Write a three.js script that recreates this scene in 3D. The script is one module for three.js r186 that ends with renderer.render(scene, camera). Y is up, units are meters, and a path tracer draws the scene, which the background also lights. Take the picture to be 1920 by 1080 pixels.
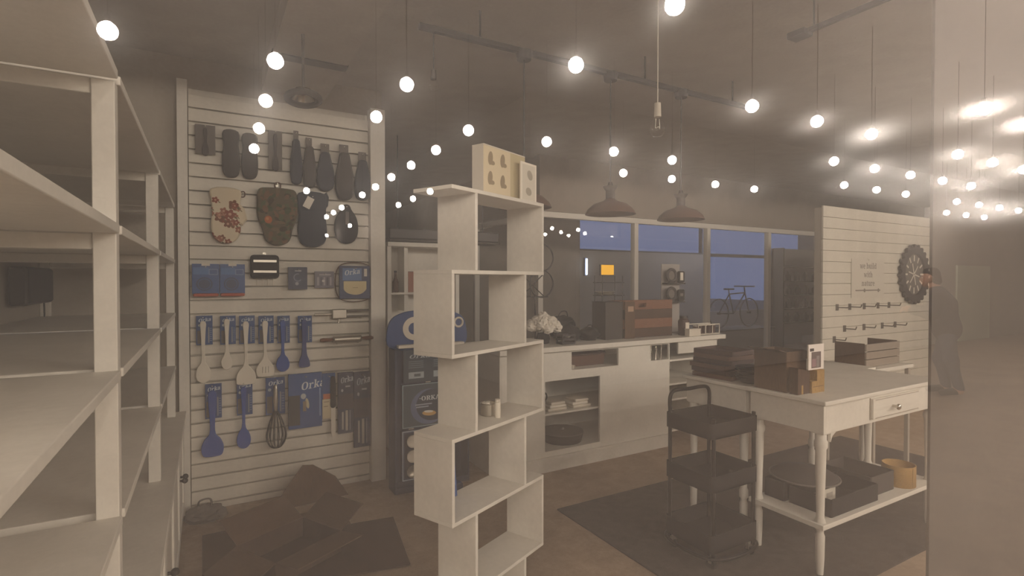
import * as THREE from 'three';
import { RoundedBoxGeometry } from 'three/addons/geometries/RoundedBoxGeometry.js';
import { mergeGeometries, mergeVertices, toCreasedNormals } from 'three/addons/utils/BufferGeometryUtils.js';
import { MarchingCubes } from 'three/addons/objects/MarchingCubes.js';
import { ImprovedNoise } from 'three/addons/math/ImprovedNoise.js';
import { RectAreaLightUniformsLib } from 'three/addons/lights/RectAreaLightUniformsLib.js';
RectAreaLightUniformsLib.init();

// ---------------------------------------------------------------- camera, light, exposure
const scene = new THREE.Scene();
scene.background = new THREE.Color().setRGB(0.052, 0.072, 0.15);     // blue dusk, seen only through the back windows
const renderer = new THREE.WebGLRenderer({ antialias: true });
renderer.toneMapping = THREE.LinearToneMapping;
renderer.toneMappingExposure = 1.95;
renderer.shadowMap.enabled = true;
const camera = new THREE.PerspectiveCamera(2 * Math.atan(0.54) * 180 / Math.PI, 16 / 9, 0.05, 100);
camera.position.set(0, 1.6, 0);
{
  const yaw = 29.8 * Math.PI / 180, pitch = -0.86 * Math.PI / 180;
  camera.lookAt(Math.sin(yaw) * Math.cos(pitch), 1.6 + Math.sin(pitch), -Math.cos(yaw) * Math.cos(pitch));
}
// The light of the place: a grid of bare globe bulbs under the arcade ceiling outside the shop window (built further down with their lights),
// a tube and a lit sign in the room behind the glazed partition.
const BULB = { glow: 110, color: new THREE.Color(1.0, 0.9, 0.82), light: 0.35 };
const GLASS_Z = -0.5;            // plane of the shop window, half a metre in front of the camera

// ---------------------------------------------------------------- helpers
let seed = 7;
const rnd = () => { seed = (seed * 1664525 + 1013904223) % 4294967296; return seed / 4294967296; };
const rr = (a, b) => a + (b - a) * rnd();
const perlin = new ImprovedNoise();
const taken = {};
function numbered(n) { const k = taken[n] || 0; taken[n] = k + 1; return k ? `${n}_${String(k).padStart(3, '0')}` : n; }
function M(name, geo, mat, parent) {
  const g = Array.isArray(geo) ? (geo.length > 1 ? mergeGeometries(geo.map(x => { const y = x.index ? x.toNonIndexed() : x.clone(); for (const k of Object.keys(y.attributes)) if (!['position', 'normal', 'uv'].includes(k)) y.deleteAttribute(k); return y; })) : geo[0]) : geo;
  const m = new THREE.Mesh(g, mat); m.name = parent ? name : numbered(name);
  m.castShadow = m.receiveShadow = true; (parent || scene).add(m); return m;
}
function thing(name, label, category, pos = [0, 0, 0], turn = 0, group) {
  const o = new THREE.Group(); o.name = numbered(name); o.position.set(...pos); o.rotation.y = turn;
  o.userData = { label, category }; if (group) o.userData.group = group; scene.add(o); return o;
}
function tag(o, label, category, group) { o.userData = { label, category }; if (group) o.userData.group = group; return o; }
function struct(o, label) { o.userData.kind = 'structure'; if (label) o.userData.label = label; return o; }
function sgroup(name, label) { const o = new THREE.Group(); o.name = name; o.userData = { kind: 'structure', label }; scene.add(o); return o; }
const B = (w, h, d, x = 0, y = 0, z = 0, r = 0.003) => {
  const m = Math.min(w, h, d);
  const g = r > 0 ? new RoundedBoxGeometry(w, h, d, 1, Math.min(r, m * 0.45)) : new THREE.BoxGeometry(w, h, d);
  return g.translate(x, y, z);
};
const box2 = (x0, x1, y0, y1, z0, z1, r = 0.003) => B(Math.abs(x1 - x0), Math.abs(y1 - y0), Math.abs(z1 - z0), (x0 + x1) / 2, (y0 + y1) / 2, (z0 + z1) / 2, r);
const cyl = (r0, r1, h, x = 0, y = 0, z = 0, n = 20, open = false) => new THREE.CylinderGeometry(r0, r1, h, n, 1, open).translate(x, y, z);
const tube = (pts, r, n = 24, k = 8, closed = false) => new THREE.TubeGeometry(new THREE.CatmullRomCurve3(pts.map(p => new THREE.Vector3(...p)), closed, 'centripetal'), n, r, k, closed);
const bar = (a, b, r, k = 8) => {
  const A = new THREE.Vector3(...a), D = new THREE.Vector3(...b).sub(A), L = D.length();
  const g = new THREE.CylinderGeometry(r, r, L, k); g.applyQuaternion(new THREE.Quaternion().setFromUnitVectors(new THREE.Vector3(0, 1, 0), D.clone().normalize()));
  return g.translate(...A.add(D.multiplyScalar(0.5)).toArray());
};
const lathe = (pts, n = 28) => new THREE.LatheGeometry(pts.map(p => new THREE.Vector2(...p)), n);
function uvm(g, s = 1) {          // uv in metres by the way each face points
  const q = g.index ? g.toNonIndexed() : g, p = q.attributes.position, n = q.attributes.normal, uv = new Float32Array(p.count * 2);
  for (let i = 0; i < p.count; i++) {
    const ax = Math.abs(n.getX(i)), ay = Math.abs(n.getY(i)), az = Math.abs(n.getZ(i)), x = p.getX(i), y = p.getY(i), z = p.getZ(i);
    if (ay >= ax && ay >= az) { uv[2 * i] = x * s; uv[2 * i + 1] = z * s; } else if (ax >= az) { uv[2 * i] = z * s; uv[2 * i + 1] = y * s; } else { uv[2 * i] = x * s; uv[2 * i + 1] = y * s; }
  }
  q.setAttribute('uv', new THREE.BufferAttribute(uv, 2)); return q;
}
function sym(pts, depth, bevel = 0.003, holes = []) {    // an outline given by its right half, from bottom to top
  const s = new THREE.Shape(), R = pts.map(p => new THREE.Vector2(p[0], p[1])), L = [...pts].reverse().map(p => new THREE.Vector2(-p[0], p[1]));
  const c = new THREE.CatmullRomCurve3([...R, ...L].map(v => new THREE.Vector3(v.x, v.y, 0)), true, 'centripetal').getPoints(pts.length * 8);
  s.setFromPoints(c.map(v => new THREE.Vector2(v.x, v.y)));
  for (const h of holes) s.holes.push(h);
  return new THREE.ExtrudeGeometry(s, { depth, bevelEnabled: bevel > 0, bevelThickness: bevel, bevelSize: bevel, bevelSegments: 2, curveSegments: 8 });
}
function poly(pts, depth, bevel = 0.002, holes = []) {
  const s = new THREE.Shape(pts.map(p => new THREE.Vector2(...p)));
  for (const h of holes) s.holes.push(new THREE.Path(h.map(p => new THREE.Vector2(...p))));
  return new THREE.ExtrudeGeometry(s, { depth, bevelEnabled: bevel > 0, bevelThickness: bevel, bevelSize: bevel, bevelSegments: 1 });
}
const rectPath = (x0, x1, y0, y1) => [[x0, y0], [x1, y0], [x1, y1], [x0, y1]];

const ORD = ['first', 'second', 'third', 'fourth', 'fifth', 'sixth', 'seventh', 'eighth', 'ninth', 'tenth'];
// ---------------------------------------------------------------- materials
function tex(w, h, fn, srgb = true) {
  const d = new Uint8Array(w * h * 4);
  for (let y = 0; y < h; y++) for (let x = 0; x < w; x++) { const c = fn(x / w, y / h); const o = (y * w + x) * 4; d[o] = c[0]; d[o + 1] = c[1]; d[o + 2] = c[2]; d[o + 3] = 255; }
  const t = new THREE.DataTexture(d, w, h); t.magFilter = THREE.LinearFilter; t.minFilter = THREE.LinearMipmapLinearFilter; t.generateMipmaps = true;
  t.wrapS = t.wrapT = THREE.RepeatWrapping; if (srgb) t.colorSpace = THREE.SRGBColorSpace; t.needsUpdate = true; return t;
}
const wrapN = (u, v, f, k) => {    // noise that repeats
  const s = (a, b) => perlin.noise(a * f, b * f, k);
  return s(u, v) * (1 - u) * (1 - v) + s(u - 1, v) * u * (1 - v) + s(u, v - 1) * (1 - u) * v + s(u - 1, v - 1) * u * v;
};
const cl = v => Math.max(0, Math.min(255, v));
const hash = (x, y) => { const s = Math.sin(x * 127.1 + y * 311.7) * 43758.5453; return s - Math.floor(s); };
const concreteTex = tex(512, 512, (u, v) => { const n = wrapN(u, v, 5, 1.3) * 26 + wrapN(u, v, 19, 4.1) * 18 + wrapN(u, v, 70, 7.7) * 12 + (hash(u * 512, v * 512) - 0.5) * 16; return [cl(196 + n), cl(179 + n), cl(163 + n * 0.95)]; });
const paintTex = tex(256, 256, (u, v) => { const n = wrapN(u, v, 6, 2.2) * 10 + wrapN(u, v, 40, 9.1) * 7 + (hash(u * 256, v * 256) - 0.5) * 6; return [cl(244 + n), cl(244 + n), cl(244 + n)]; });
const cardTex = tex(256, 256, (u, v) => { const n = wrapN(u, v, 4, 3.3) * 16 + wrapN(u, v * 0.2, 90, 5.5) * 22 + (hash(u * 256, v * 256) - 0.5) * 12; return [cl(214 + n), cl(214 + n), cl(214 + n)]; });
const woodTex = tex(256, 256, (u, v) => { const g = Math.sin((v * 22 + wrapN(u, v, 3, 1.1) * 3) * 6.283) * 12 + wrapN(u * 0.2, v, 60, 2.1) * 26 + (hash(u * 256, v * 256) - 0.5) * 8; return [cl(212 + g), cl(205 + g), cl(198 + g)]; });
const rugTex = tex(256, 256, (u, v) => { const n = (hash(u * 256, v * 256) - 0.5) * 60 + wrapN(u, v, 8, 6.1) * 24; return [cl(190 + n), cl(188 + n), cl(186 + n)]; });
const S = (color, roughness = 0.7, o = {}) => new THREE.MeshStandardMaterial({ color, roughness, ...o });
const rep = (t, s) => { const c = t.clone(); c.repeat.set(s, s); c.needsUpdate = true; return c; };
const mat = {
  white: S(0xe8e3d9, 0.55, { map: paintTex }),
  whiteTrim: S(0xe6e0d6, 0.5),
  slat: S(0xe2dccf, 0.5, { map: paintTex }),
  plaster: S(0xb3aa9e, 0.85, { map: paintTex }),
  brownWall: S(0x9a8e82, 0.85, { map: paintTex }),
  ceiling: S(0xb4aca4, 0.9, { map: paintTex }),
  beam: S(0xb8afa6, 0.85, { map: paintTex }),
  floor: S(0xdcd3c8, 0.75, { map: rep(concreteTex, 0.5), bumpMap: rep(concreteTex, 0.5), bumpScale: 0.002 }),
  pavement: S(0x9f968a, 0.7, { map: rep(concreteTex, 0.35) }),
  rug: S(0x6f6660, 1, { map: rep(rugTex, 2), bumpMap: rep(rugTex, 2), bumpScale: 0.004 }),
  cardboard: S(0x6f5540, 0.9, { map: rep(cardTex, 2) }),
  cardboardPale: S(0xc09a5e, 0.9, { map: rep(cardTex, 3) }),
  cardboardDark: S(0x5d4536, 0.9, { map: rep(cardTex, 2) }),
  wood: S(0x8f5f42, 0.6, { map: rep(woodTex, 3) }),
  paleWood: S(0xd2ad68, 0.55, { map: rep(woodTex, 4) }),
  black: S(0x2a2626, 0.5), softBlack: S(0x1d1a1a, 0.85), darkGrey: S(0x453f3c, 0.8), midGrey: S(0x6c655f, 0.8),
  blackMetal: S(0x2b2828, 0.4, { metalness: 0.6 }),
  chrome: S(0xcfcac0, 0.22, { metalness: 1 }), steel: S(0xc8c2b6, 0.35, { metalness: 0.9 }),
  cream: S(0xdad2c4, 0.45), creamPlastic: S(0xdfd8ca, 0.35),
  blue: S(0x1f4a9c, 0.45), blueCard: S(0x21447f, 0.5), navy: S(0x23304f, 0.7), darkNavy: S(0x2b3550, 0.6),
  red: S(0xb2553c, 0.7), orange: S(0xc8703c, 0.6), brown: S(0x5d4236, 0.7), darkBrown: S(0x452f2b, 0.6),
  olive: S(0x5b5340, 0.95), cloth: S(0x4c4845, 1), clothNavy: S(0x3c4049, 1), cotton: S(0xe8e1d5, 1),
  arcade: S(0xa39a90, 0.85, { map: paintTex }), arcadeCeiling: S(0xa8a098, 0.9, { map: paintTex }),
  pillar: S(0x655d56, 0.85, { map: paintTex }),
  bluePaint: S(0x8593b4, 0.8), blueGrey: S(0x8b94a8, 0.8), greyWall: S(0xa09a96, 0.85),
  clear: new THREE.MeshPhysicalMaterial({ color: 0xffffff, roughness: 0.06, transmission: 1, thickness: 0, ior: 1.5 }),
  paneGlass: new THREE.MeshPhysicalMaterial({ color: 0xfafcfc, roughness: 0.0, transmission: 1, thickness: 0, ior: 1.6 }),
};
// the dusty shop window: clear double pane with a thin film of dust that scatters a little light
const shopGlass = new THREE.MeshPhysicalMaterial({ color: 0xf8f7f5, roughness: 0.0, transmission: 0.968, thickness: 0, ior: 1.68 });

// its inner face carries a greasy film that spreads what it mirrors
const filmGlass = new THREE.MeshPhysicalMaterial({ color: 0xfafaf8, roughness: 0.13, transmission: 1, thickness: 0, ior: 1.13 });

// print for packs
function canvasTex(w, h, draw) {
  const c = document.createElement('canvas'); c.width = w; c.height = h; const g = c.getContext('2d'); draw(g, w, h);
  const t = new THREE.CanvasTexture(c); t.colorSpace = THREE.SRGBColorSpace; return t;
}
const INK = '#cfd6de';
function script(g, s, x, y, size, slant = -0.12) { g.save(); g.translate(x, y); g.rotate(slant); g.font = `italic bold ${size}px serif`; g.fillStyle = INK; g.fillText(s, 0, 0); g.restore(); }
const packTex = {
  utensil: canvasTex(128, 256, (g, w, h) => { g.fillStyle = '#24477f'; g.fillRect(0, 0, w, h); script(g, 'Orka', 16, 58, 40); g.fillStyle = '#b9c2c8'; g.beginPath(); g.arc(26, 84, 11, 0, 7); g.fill(); g.fillStyle = '#8d8f94'; g.fillRect(92, 100, 10, 140); g.fillStyle = '#5a5450'; g.fillRect(8, 130, 36, 116); g.fillStyle = '#8896ad'; for (let i = 0; i < 7; i++) g.fillRect(106, 110 + i * 18, 16, 5); }),
  blueBig: canvasTex(256, 384, (g, w, h) => { g.fillStyle = '#24508f'; g.fillRect(0, 0, w, h); g.fillStyle = '#2c2f33'; g.fillRect(0, 150, 86, 210); script(g, 'Orka', 92, 118, 74); g.fillStyle = '#b8bec2'; g.beginPath(); g.arc(112, 160, 20, 0, 7); g.fill(); g.fillStyle = '#c9bf9c'; g.beginPath(); g.ellipse(142, 212, 13, 38, -0.2, 0, 7); g.fill(); g.fillStyle = '#8b7a68'; g.fillRect(108, 196, 26, 70); g.fillStyle = '#8fa9cf'; g.fillRect(236, 110, 8, 200); }),
  knife: canvasTex(128, 384, (g, w, h) => { g.fillStyle = '#2b5390'; g.fillRect(0, 0, w, h * 0.55); g.fillStyle = '#bd6a3f'; g.fillRect(8, h * 0.45, 74, 44); g.fillStyle = '#cdbf9f'; g.fillRect(0, h * 0.57, w, h * 0.43); g.fillStyle = '#8f8270'; g.fillRect(14, h * 0.62, 50, 6); g.fillRect(14, h * 0.72, 40, 6); }),
  navySet: canvasTex(192, 512, (g, w, h) => { g.fillStyle = '#3a3d55'; g.fillRect(0, 0, w, h); script(g, 'Orka', 30, 92, 64); g.fillStyle = '#c6c8cf'; g.beginPath(); g.arc(52, 150, 13, 0, 7); g.fill(); g.fillRect(92, 112, 60, 12); g.fillStyle = '#4a4450'; g.fillRect(0, 180, w, 130); g.fillStyle = '#b9b5ae'; g.fillRect(46, 330, 22, 150); g.fillStyle = '#c9c3b7'; g.fillRect(92, 320, 30, 170); g.fillStyle = '#8e8f98'; g.fillRect(140, 320, 18, 170); }),
  board: canvasTex(256, 256, (g, w, h) => { g.fillStyle = '#3b4566'; g.fillRect(0, 0, w, h); g.fillStyle = '#5f7aa6'; g.fillRect(26, 18, 160, 96); script(g, 'Orka', 40, 76, 52); g.fillStyle = '#cdbd92'; g.beginPath(); g.moveTo(34, 120); g.lineTo(226, 120); g.lineTo(226, 180); g.quadraticCurveTo(200, 226, 130, 226); g.quadraticCurveTo(50, 220, 34, 180); g.fill(); g.fillStyle = '#9a8b66'; g.fillRect(110, 168, 44, 5); g.fillStyle = '#c9c2b6'; g.fillRect(206, 22, 26, 60); }),
  darkSmall: canvasTex(128, 160, (g, w, h) => { g.fillStyle = '#2f3550'; g.fillRect(0, 0, w, h); g.strokeStyle = '#8e93a6'; g.lineWidth = 6; g.beginPath(); g.arc(64, 74, 26, 0.6, 5); g.stroke(); g.fillStyle = '#a7a8ae'; g.beginPath(); g.arc(58, 118, 12, 0, 7); g.fill(); g.fillRect(44, 22, 44, 9); }),
  greySmall: canvasTex(160, 160, (g, w, h) => { g.fillStyle = '#716c76'; g.fillRect(0, 0, w, h); g.fillStyle = '#b7b2b4'; g.fillRect(36, 26, 96, 12); for (let i = 0; i < 5; i++) { g.fillStyle = i % 2 ? '#4e4a56' : '#a29da0'; g.fillRect(20 + i * 26, 56, 14, 80); } g.fillStyle = '#d0cbc6'; g.beginPath(); g.arc(70, 92, 12, 0, 7); g.fill(); }),
  pouch: canvasTex(192, 256, (g, w, h) => { g.fillStyle = '#274e8c'; g.fillRect(0, 0, w, h); g.fillStyle = '#3c69a6'; g.fillRect(8, 30, 110, 60); g.strokeStyle = '#7f97bd'; g.lineWidth = 4; g.strokeRect(120, 46, 60, 44); g.fillStyle = '#1d3560'; g.beginPath(); g.arc(86, 172, 58, 0, 7); g.fill(); g.strokeStyle = '#2f5794'; g.lineWidth = 5; g.beginPath(); g.arc(86, 172, 44, 0, 7); g.stroke(); }),
  tins: canvasTex(256, 256, (g, w, h) => { g.fillStyle = '#34424f'; g.fillRect(0, 0, w, h); for (const x of [24, 142]) { g.fillStyle = '#aeb6bc'; g.font = 'italic bold 40px serif'; g.fillText('Orka', x, 66); g.fillStyle = '#6d7a84'; for (let i = 0; i < 4; i++) g.fillRect(x, 88 + i * 16, 70, 7); g.fillStyle = '#a3adb3'; g.fillRect(x, 176, 72, 50); g.fillStyle = '#3e4a54'; g.fillRect(x + 26, 190, 30, 22); } }),
  disc: canvasTex(384, 320, (g, w, h) => { g.fillStyle = '#3c4c58'; g.fillRect(0, 0, w, h); g.strokeStyle = '#8fa3ad'; g.lineWidth = 6; g.strokeRect(4, 4, w - 8, h - 8); g.fillStyle = '#5d6a8c'; g.beginPath(); g.arc(190, 175, 132, 0, 7); g.fill(); g.fillStyle = '#2e3a4c'; g.beginPath(); g.arc(215, 165, 118, 0, 7); g.fill(); g.fillStyle = '#d5dade'; g.font = 'bold 46px serif'; g.fillText('\u00b7ORKA\u00b7', 118, 128); g.fillStyle = '#9aa6b8'; g.fillRect(90, 152, 120, 9); g.fillRect(96, 170, 90, 9); g.fillStyle = '#cfa45f'; g.beginPath(); g.ellipse(190, 226, 50, 20, 0.1, 0, 7); g.fill(); g.fillStyle = '#e7e3d8'; g.beginPath(); g.ellipse(186, 214, 34, 9, 0.1, 0, 7); g.fill(); }),
  round3: canvasTex(160, 384, (g, w, h) => { g.fillStyle = '#46506a'; g.fillRect(0, 0, w, h); g.strokeStyle = '#a9b3bd'; g.lineWidth = 8; g.strokeRect(8, 8, w - 16, h - 16); g.fillStyle = '#2d3346'; g.fillRect(20, 20, w - 40, h - 40); }),
  picture: canvasTex(320, 300, (g, w, h) => { g.fillStyle = '#d9c9a6'; g.fillRect(0, 0, w, h); g.fillStyle = '#8d7a5a'; for (const [x, y] of [[50, 70], [140, 66], [48, 190], [140, 196]]) { g.beginPath(); g.ellipse(x, y, 17, 42, 0.1, 0, 7); g.fill(); g.beginPath(); g.ellipse(x + 14, y + 26, 18, 14, 0, 0, 7); g.fill(); } g.fillStyle = '#bfb088'; g.fillRect(200, 0, 120, h); }),
  leaflet: canvasTex(160, 260, (g, w, h) => { g.fillStyle = '#d8d1c2'; g.fillRect(0, 0, w, h); g.strokeStyle = '#efe8da'; g.lineWidth = 14; g.strokeRect(7, 7, w - 14, h - 14); g.fillStyle = '#a49c8c'; g.beginPath(); g.ellipse(92, 80, 26, 34, -0.5, 0, 7); g.fill(); g.beginPath(); g.ellipse(80, 190, 30, 26, 0.4, 0, 7); g.fill(); }),
  photo: canvasTex(160, 192, (g, w, h) => { g.fillStyle = '#efe6e0'; g.fillRect(0, 0, w, h); g.fillStyle = '#6d5e5c'; g.fillRect(30, 58, 100, 122); g.fillStyle = '#9a7d82'; g.fillRect(36, 110, 44, 60); g.fillStyle = '#8b8583'; g.fillRect(84, 90, 30, 84); g.fillStyle = '#3b3330'; g.fillRect(14, 30, 42, 22); }),
  floral: canvasTex(256, 384, (g, w, h) => { g.fillStyle = '#d3c5ab'; g.fillRect(0, 0, w, h); seed = 21; for (let i = 0; i < 26; i++) { const x = rr(0, w), y = rr(0, h), r = rr(20, 40); g.fillStyle = ['#8a4a38', '#96604a', '#7a4a34', '#a8735c'][i % 4]; for (let k = 0; k < 5; k++) { g.beginPath(); g.ellipse(x + Math.cos(k * 1.26) * r * 0.5, y + Math.sin(k * 1.26) * r * 0.5, r * 0.5, r * 0.36, k * 1.26, 0, 7); g.fill(); } g.fillStyle = '#c79d83'; g.beginPath(); g.arc(x, y, r * 0.28, 0, 7); g.fill(); g.fillStyle = '#6a5a3c'; g.beginPath(); g.ellipse(x + r, y + r * 0.6, r * 0.4, r * 0.14, 0.7, 0, 7); g.fill(); } }),
  camo: canvasTex(256, 384, (g, w, h) => { g.fillStyle = '#5d533f'; g.fillRect(0, 0, w, h); seed = 33; for (let i = 0; i < 110; i++) { g.fillStyle = ['#4a3f30', '#6c5c45', '#565a40', '#4b5038', '#70553f'][i % 5]; g.beginPath(); g.ellipse(rr(0, w), rr(0, h), rr(8, 34), rr(6, 20), rr(0, 3), 0, 7); g.fill(); } g.fillStyle = '#a85e34'; g.beginPath(); g.arc(64, 210, 26, 0, 7); g.fill(); g.fillStyle = '#b97848'; g.beginPath(); g.arc(58, 204, 11, 0, 7); g.fill(); }),
  slogan: canvasTex(256, 160, (g, w, h) => { g.clearRect(0, 0, w, h); g.fillStyle = '#d6d0c4'; g.fillRect(0, 0, w, h); g.fillStyle = '#8b837b'; g.font = 'bold 30px serif'; g.textAlign = 'center'; g.fillText('we build', 128, 40); g.fillText('with', 128, 76); g.fillText('nature', 128, 112); g.fillRect(30, 128, 196, 5); g.beginPath(); g.arc(100, 131, 8, 0, 7); g.arc(210, 131, 8, 0, 7); g.fill(); }),
};
const P = (t, roughness = 0.4) => new THREE.MeshStandardMaterial({ map: t, roughness });
const pm = Object.fromEntries(Object.entries(packTex).map(([k, t]) => [k, P(t, ['floral', 'camo'].includes(k) ? 0.95 : 0.4)]));
const face = (front, side) => [side, side, side, side, front, side];

// ---------------------------------------------------------------- the shell of the shop
const slab = (name, x0, x1, y0, y1, z0, z1, m, label) => struct(M(name, uvm(box2(x0, x1, y0, y1, z0, z1, 0)), m), label);
slab('floor_passage', -0.95, 3.62, -0.12, 0, -12.2, -8.2, mat.floor);
slab('ceiling_passage', -0.95, 3.62, 3.12, 3.24, -12.2, -8.2, mat.ceiling);
slab('wall_passage_right', 3.62, 3.74, 0, 3.12, -12.2, -8.2, mat.plaster);
slab('floor', -0.95, 13.2, -0.12, 0, -8.2, -0.5, mat.floor, 'worn beige grey concrete shop floor');
slab('ceiling', -0.95, 13.2, 3.12, 3.24, -8.2, -0.5, mat.ceiling, 'dull grey shop ceiling');
slab('wall_left', -0.97, -0.85, 0, 3.12, -12.2, -0.5, mat.plaster, 'beige wall behind the left shelving');
slab('wall_back_left', -0.85, 1.24, 0, 3.12, -4.42, -4.29, mat.plaster, 'beige wall carrying the slatwall');
slab('wall_passage', 1.14, 1.24, 0, 3.12, -12.2, -4.42, mat.plaster);
slab('wall_back', 1.24, 3.62, 0, 3.12, -12.2, -12.08, mat.plaster, 'far end wall of the back passage');
slab('wall_right', 13.1, 13.2, 0, 3.12, -8.2, -0.5, mat.plaster);
slab('wall_back_room', 3.62, 6.1, 0, 3.12, -8.2, -8.08, mat.brownWall, 'brown wall seen through the glazed partition');
slab('wall_back_right', 6.1, 9.45, 0, 2.16, -8.2, -8.08, mat.greyWall, 'grey wall of the room behind the glass');
slab('wall_back_corner', 11.75, 13.1, 0, 2.16, -8.2, -8.08, mat.greyWall);
slab('ground_yard', 3.74, 40, -0.2, -0.1, -60, -8.2, mat.pavement);
slab('wall_panel', 1.487, 2.14, 0, 3.12, -0.606, -0.6, mat.pillar, 'plain beige panel standing close behind the window glass');
slab('wall_front_left', -6, -1.2, 0, 4.2, -0.56, -0.44, mat.plaster);
slab('wall_front_right', 9.2, 22, 0, 4.2, -0.56, -0.44, mat.plaster);
slab('wall_front_top', -1.2, 9.2, 3.06, 4.2, -0.56, -0.44, mat.plaster);
slab('ceiling_beam', 0.36, 0.8, 2.98, 3.13, -4.29, -0.56, mat.beam, 'pale boxed beam under the dark ceiling').name = 'trim_1';
slab('beam_joint', 0.355, 0.805, 2.972, 3.0, -3.62, -3.53, mat.darkGrey).name = 'trim_2';
slab('wall_rail', -0.86, -0.835, 2.8, 2.84, -4.29, -0.56, mat.whiteTrim).name = 'trim_3';
slab('slat_trim', 1.125, 1.24, 0, 2.95, -4.3, -4.2, mat.white, 'white trim post right of the slatwall').name = 'trim_4';
slab('slat_trim_left', -0.165, -0.105, 0, 2.95, -4.3, -4.22, mat.white).name = 'trim_5';
{
  const w = sgroup('window_4', 'high window band in the back room showing the blue dusk sky');
  M('pane', new THREE.PlaneGeometry(7.0, 0.96).translate(9.6, 2.64, -8.14), mat.paneGlass, w);
  M('window_frame', [box2(6.1, 13.1, 2.16, 2.19, -8.18, -8.1), box2(6.1, 13.1, 3.09, 3.12, -8.18, -8.1), box2(9.43, 9.47, 2.19, 3.09, -8.18, -8.1), box2(11.73, 11.77, 2.19, 3.09, -8.18, -8.1)], mat.midGrey, w);
  const d = sgroup('door_1', 'glazed back door with the blue dusk behind it');
  M('door_panel', box2(9.45, 11.75, 0, 0.9, -8.17, -8.11), mat.greyWall, d);
  M('pane', new THREE.PlaneGeometry(2.22, 1.2).translate(10.6, 1.52, -8.14), mat.paneGlass, d);
  M('door_frame', [box2(9.45, 9.49, 0.9, 2.16, -8.17, -8.11), box2(11.71, 11.75, 0.9, 2.16, -8.17, -8.11), box2(9.49, 11.71, 2.12, 2.16, -8.17, -8.11)], mat.midGrey, d);
}

// the shop window: glass in a slim frame, dusty, mirroring the arcade outside
{
  const w = sgroup('window_1', 'dusty shop window pane with reflections of the arcade bulbs');
  const g = new THREE.PlaneGeometry(10.4, 3.06); g.translate(4.0, 1.53, GLASS_Z);
  M('pane', g, shopGlass, w);
  M('pane', g.clone().translate(0, 0, -0.012), filmGlass, w);
  M('window_frame', [box2(-1.2, -1.14, 0, 3.06, -0.54, -0.46), box2(9.14, 9.2, 0, 3.06, -0.54, -0.46), box2(-1.14, 9.14, 3.0, 3.06, -0.54, -0.46), box2(-1.14, 9.14, 0, 0.06, -0.54, -0.46)], mat.darkGrey, w);
}

// the arcade outside, behind the camera: paving, ceiling with a grid of bulbs, a building with a corner
slab('pavement', -6, 22, -0.14, -0.02, -0.5, 20.2, mat.pavement);
slab('ceiling_arcade', -6, 22, 4.2, 4.32, -0.5, 20.2, mat.arcadeCeiling);
slab('wall_arcade_left', -6.12, -6, 0, 4.2, -0.5, 20.2, mat.arcade);
slab('wall_arcade_end', -6, 3.9, 0, 4.2, 20.2, 20.32, mat.arcade);
slab('wall_arcade_side', 3.9, 4.02, 0, 4.2, 5.42, 20.2, mat.arcade);
slab('wall_arcade_front', 3.9, 22, 0, 4.2, 5.3, 5.42, mat.arcade);
slab('wall_arcade_right', 22, 22.12, 0, 4.2, -0.5, 5.42, mat.arcade);
slab('arcade_door', 16.9, 18.9, 0, 1.98, 5.26, 5.3, S(0xa9ad98, 0.6)).name = 'door_2';
{
  const th = 1.309 * Math.PI / 180, s = 0.9249, c = Math.cos(th) * s, d = Math.sin(th) * s;
  const spots = [[0, 2], [1, 2], [1, 3], [1, 4], [1, 5], [2, 8], [2, 2], [2, 3], [3, 0], [3, 1], [3, 3], [3, 4], [3, 5], [3, 6], [3, 7], [3, 8], [3, 10], [3, 11], [3, 12], [4, 7], [4, 8], [4, 9], [4, 3], [5, 3], [6, 4], [6, 3], [7, 4], [8, 4], [9, 4], [5, 1], [6, 1], [7, 1], [8, 2], [9, 2], [10, 2], [11, 2], [12, 2], [10, 3], [11, 3], [12, 3], [7, 0], [9, 1], [10, 1], [11, 1], [8, 0], [14, 3], [15, 3], [16, 3], [17, 3], [16, 4], [17, 4], [18, 4], [4, 14], [4, 18], [5, 18], [5, 16], [5, 15], [5, 13], [6, 16], [6, 15], [6, 14], ...[-1, -2, -3, -4, -5].flatMap(i => (i < -1 ? [0, 1, 2, 3, 4, 5] : [0, 1, 2]).map(j => [i, j]))];
  const lit = new Set(['1,3', '3,1', '3,6', '5,3', '7,1', '9,2', '12,2', '16,3', '4,14', '5,18']);
  const globe = new THREE.SphereGeometry(0.054, 12, 8), cap = mergeGeometries([cyl(0.012, 0.016, 0.04, 0, 0.078, 0, 12), cyl(0.003, 0.003, 1.0, 0, 0.6, 0, 6)]);
  const glow = new THREE.MeshStandardMaterial({ color: 0xfff4e4, emissive: BULB.color, emissiveIntensity: BULB.glow, roughness: 0.4 });
  for (const [i, j] of spots) {
    const X = c * i + d * j - 0.547, Zv = c * j - d * i + 2.166;
    const t = thing('globe_bulb', i < 0 ? 'round glowing bulb at the left end of the arcade ceiling' : 'round glowing ceiling bulb mirrored in the shop window', 'light bulb', [X, 3.1, Zv + 2 * GLASS_Z], 0, i < 0 ? 'bulbs at the left end of the arcade' : 'arcade ceiling bulbs mirrored in the window');
    M('glass_globe', globe, glow, t); M('socket', cap, mat.darkGrey, t);
    if (lit.has(`${i},${j}`)) {
      const p = new THREE.PointLight(BULB.color, BULB.light, 0, 2); p.castShadow = true; p.shadow.radius = 2; p.name = 'globe_bulb_lamp'; t.add(p);
    }
  }
}

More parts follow.
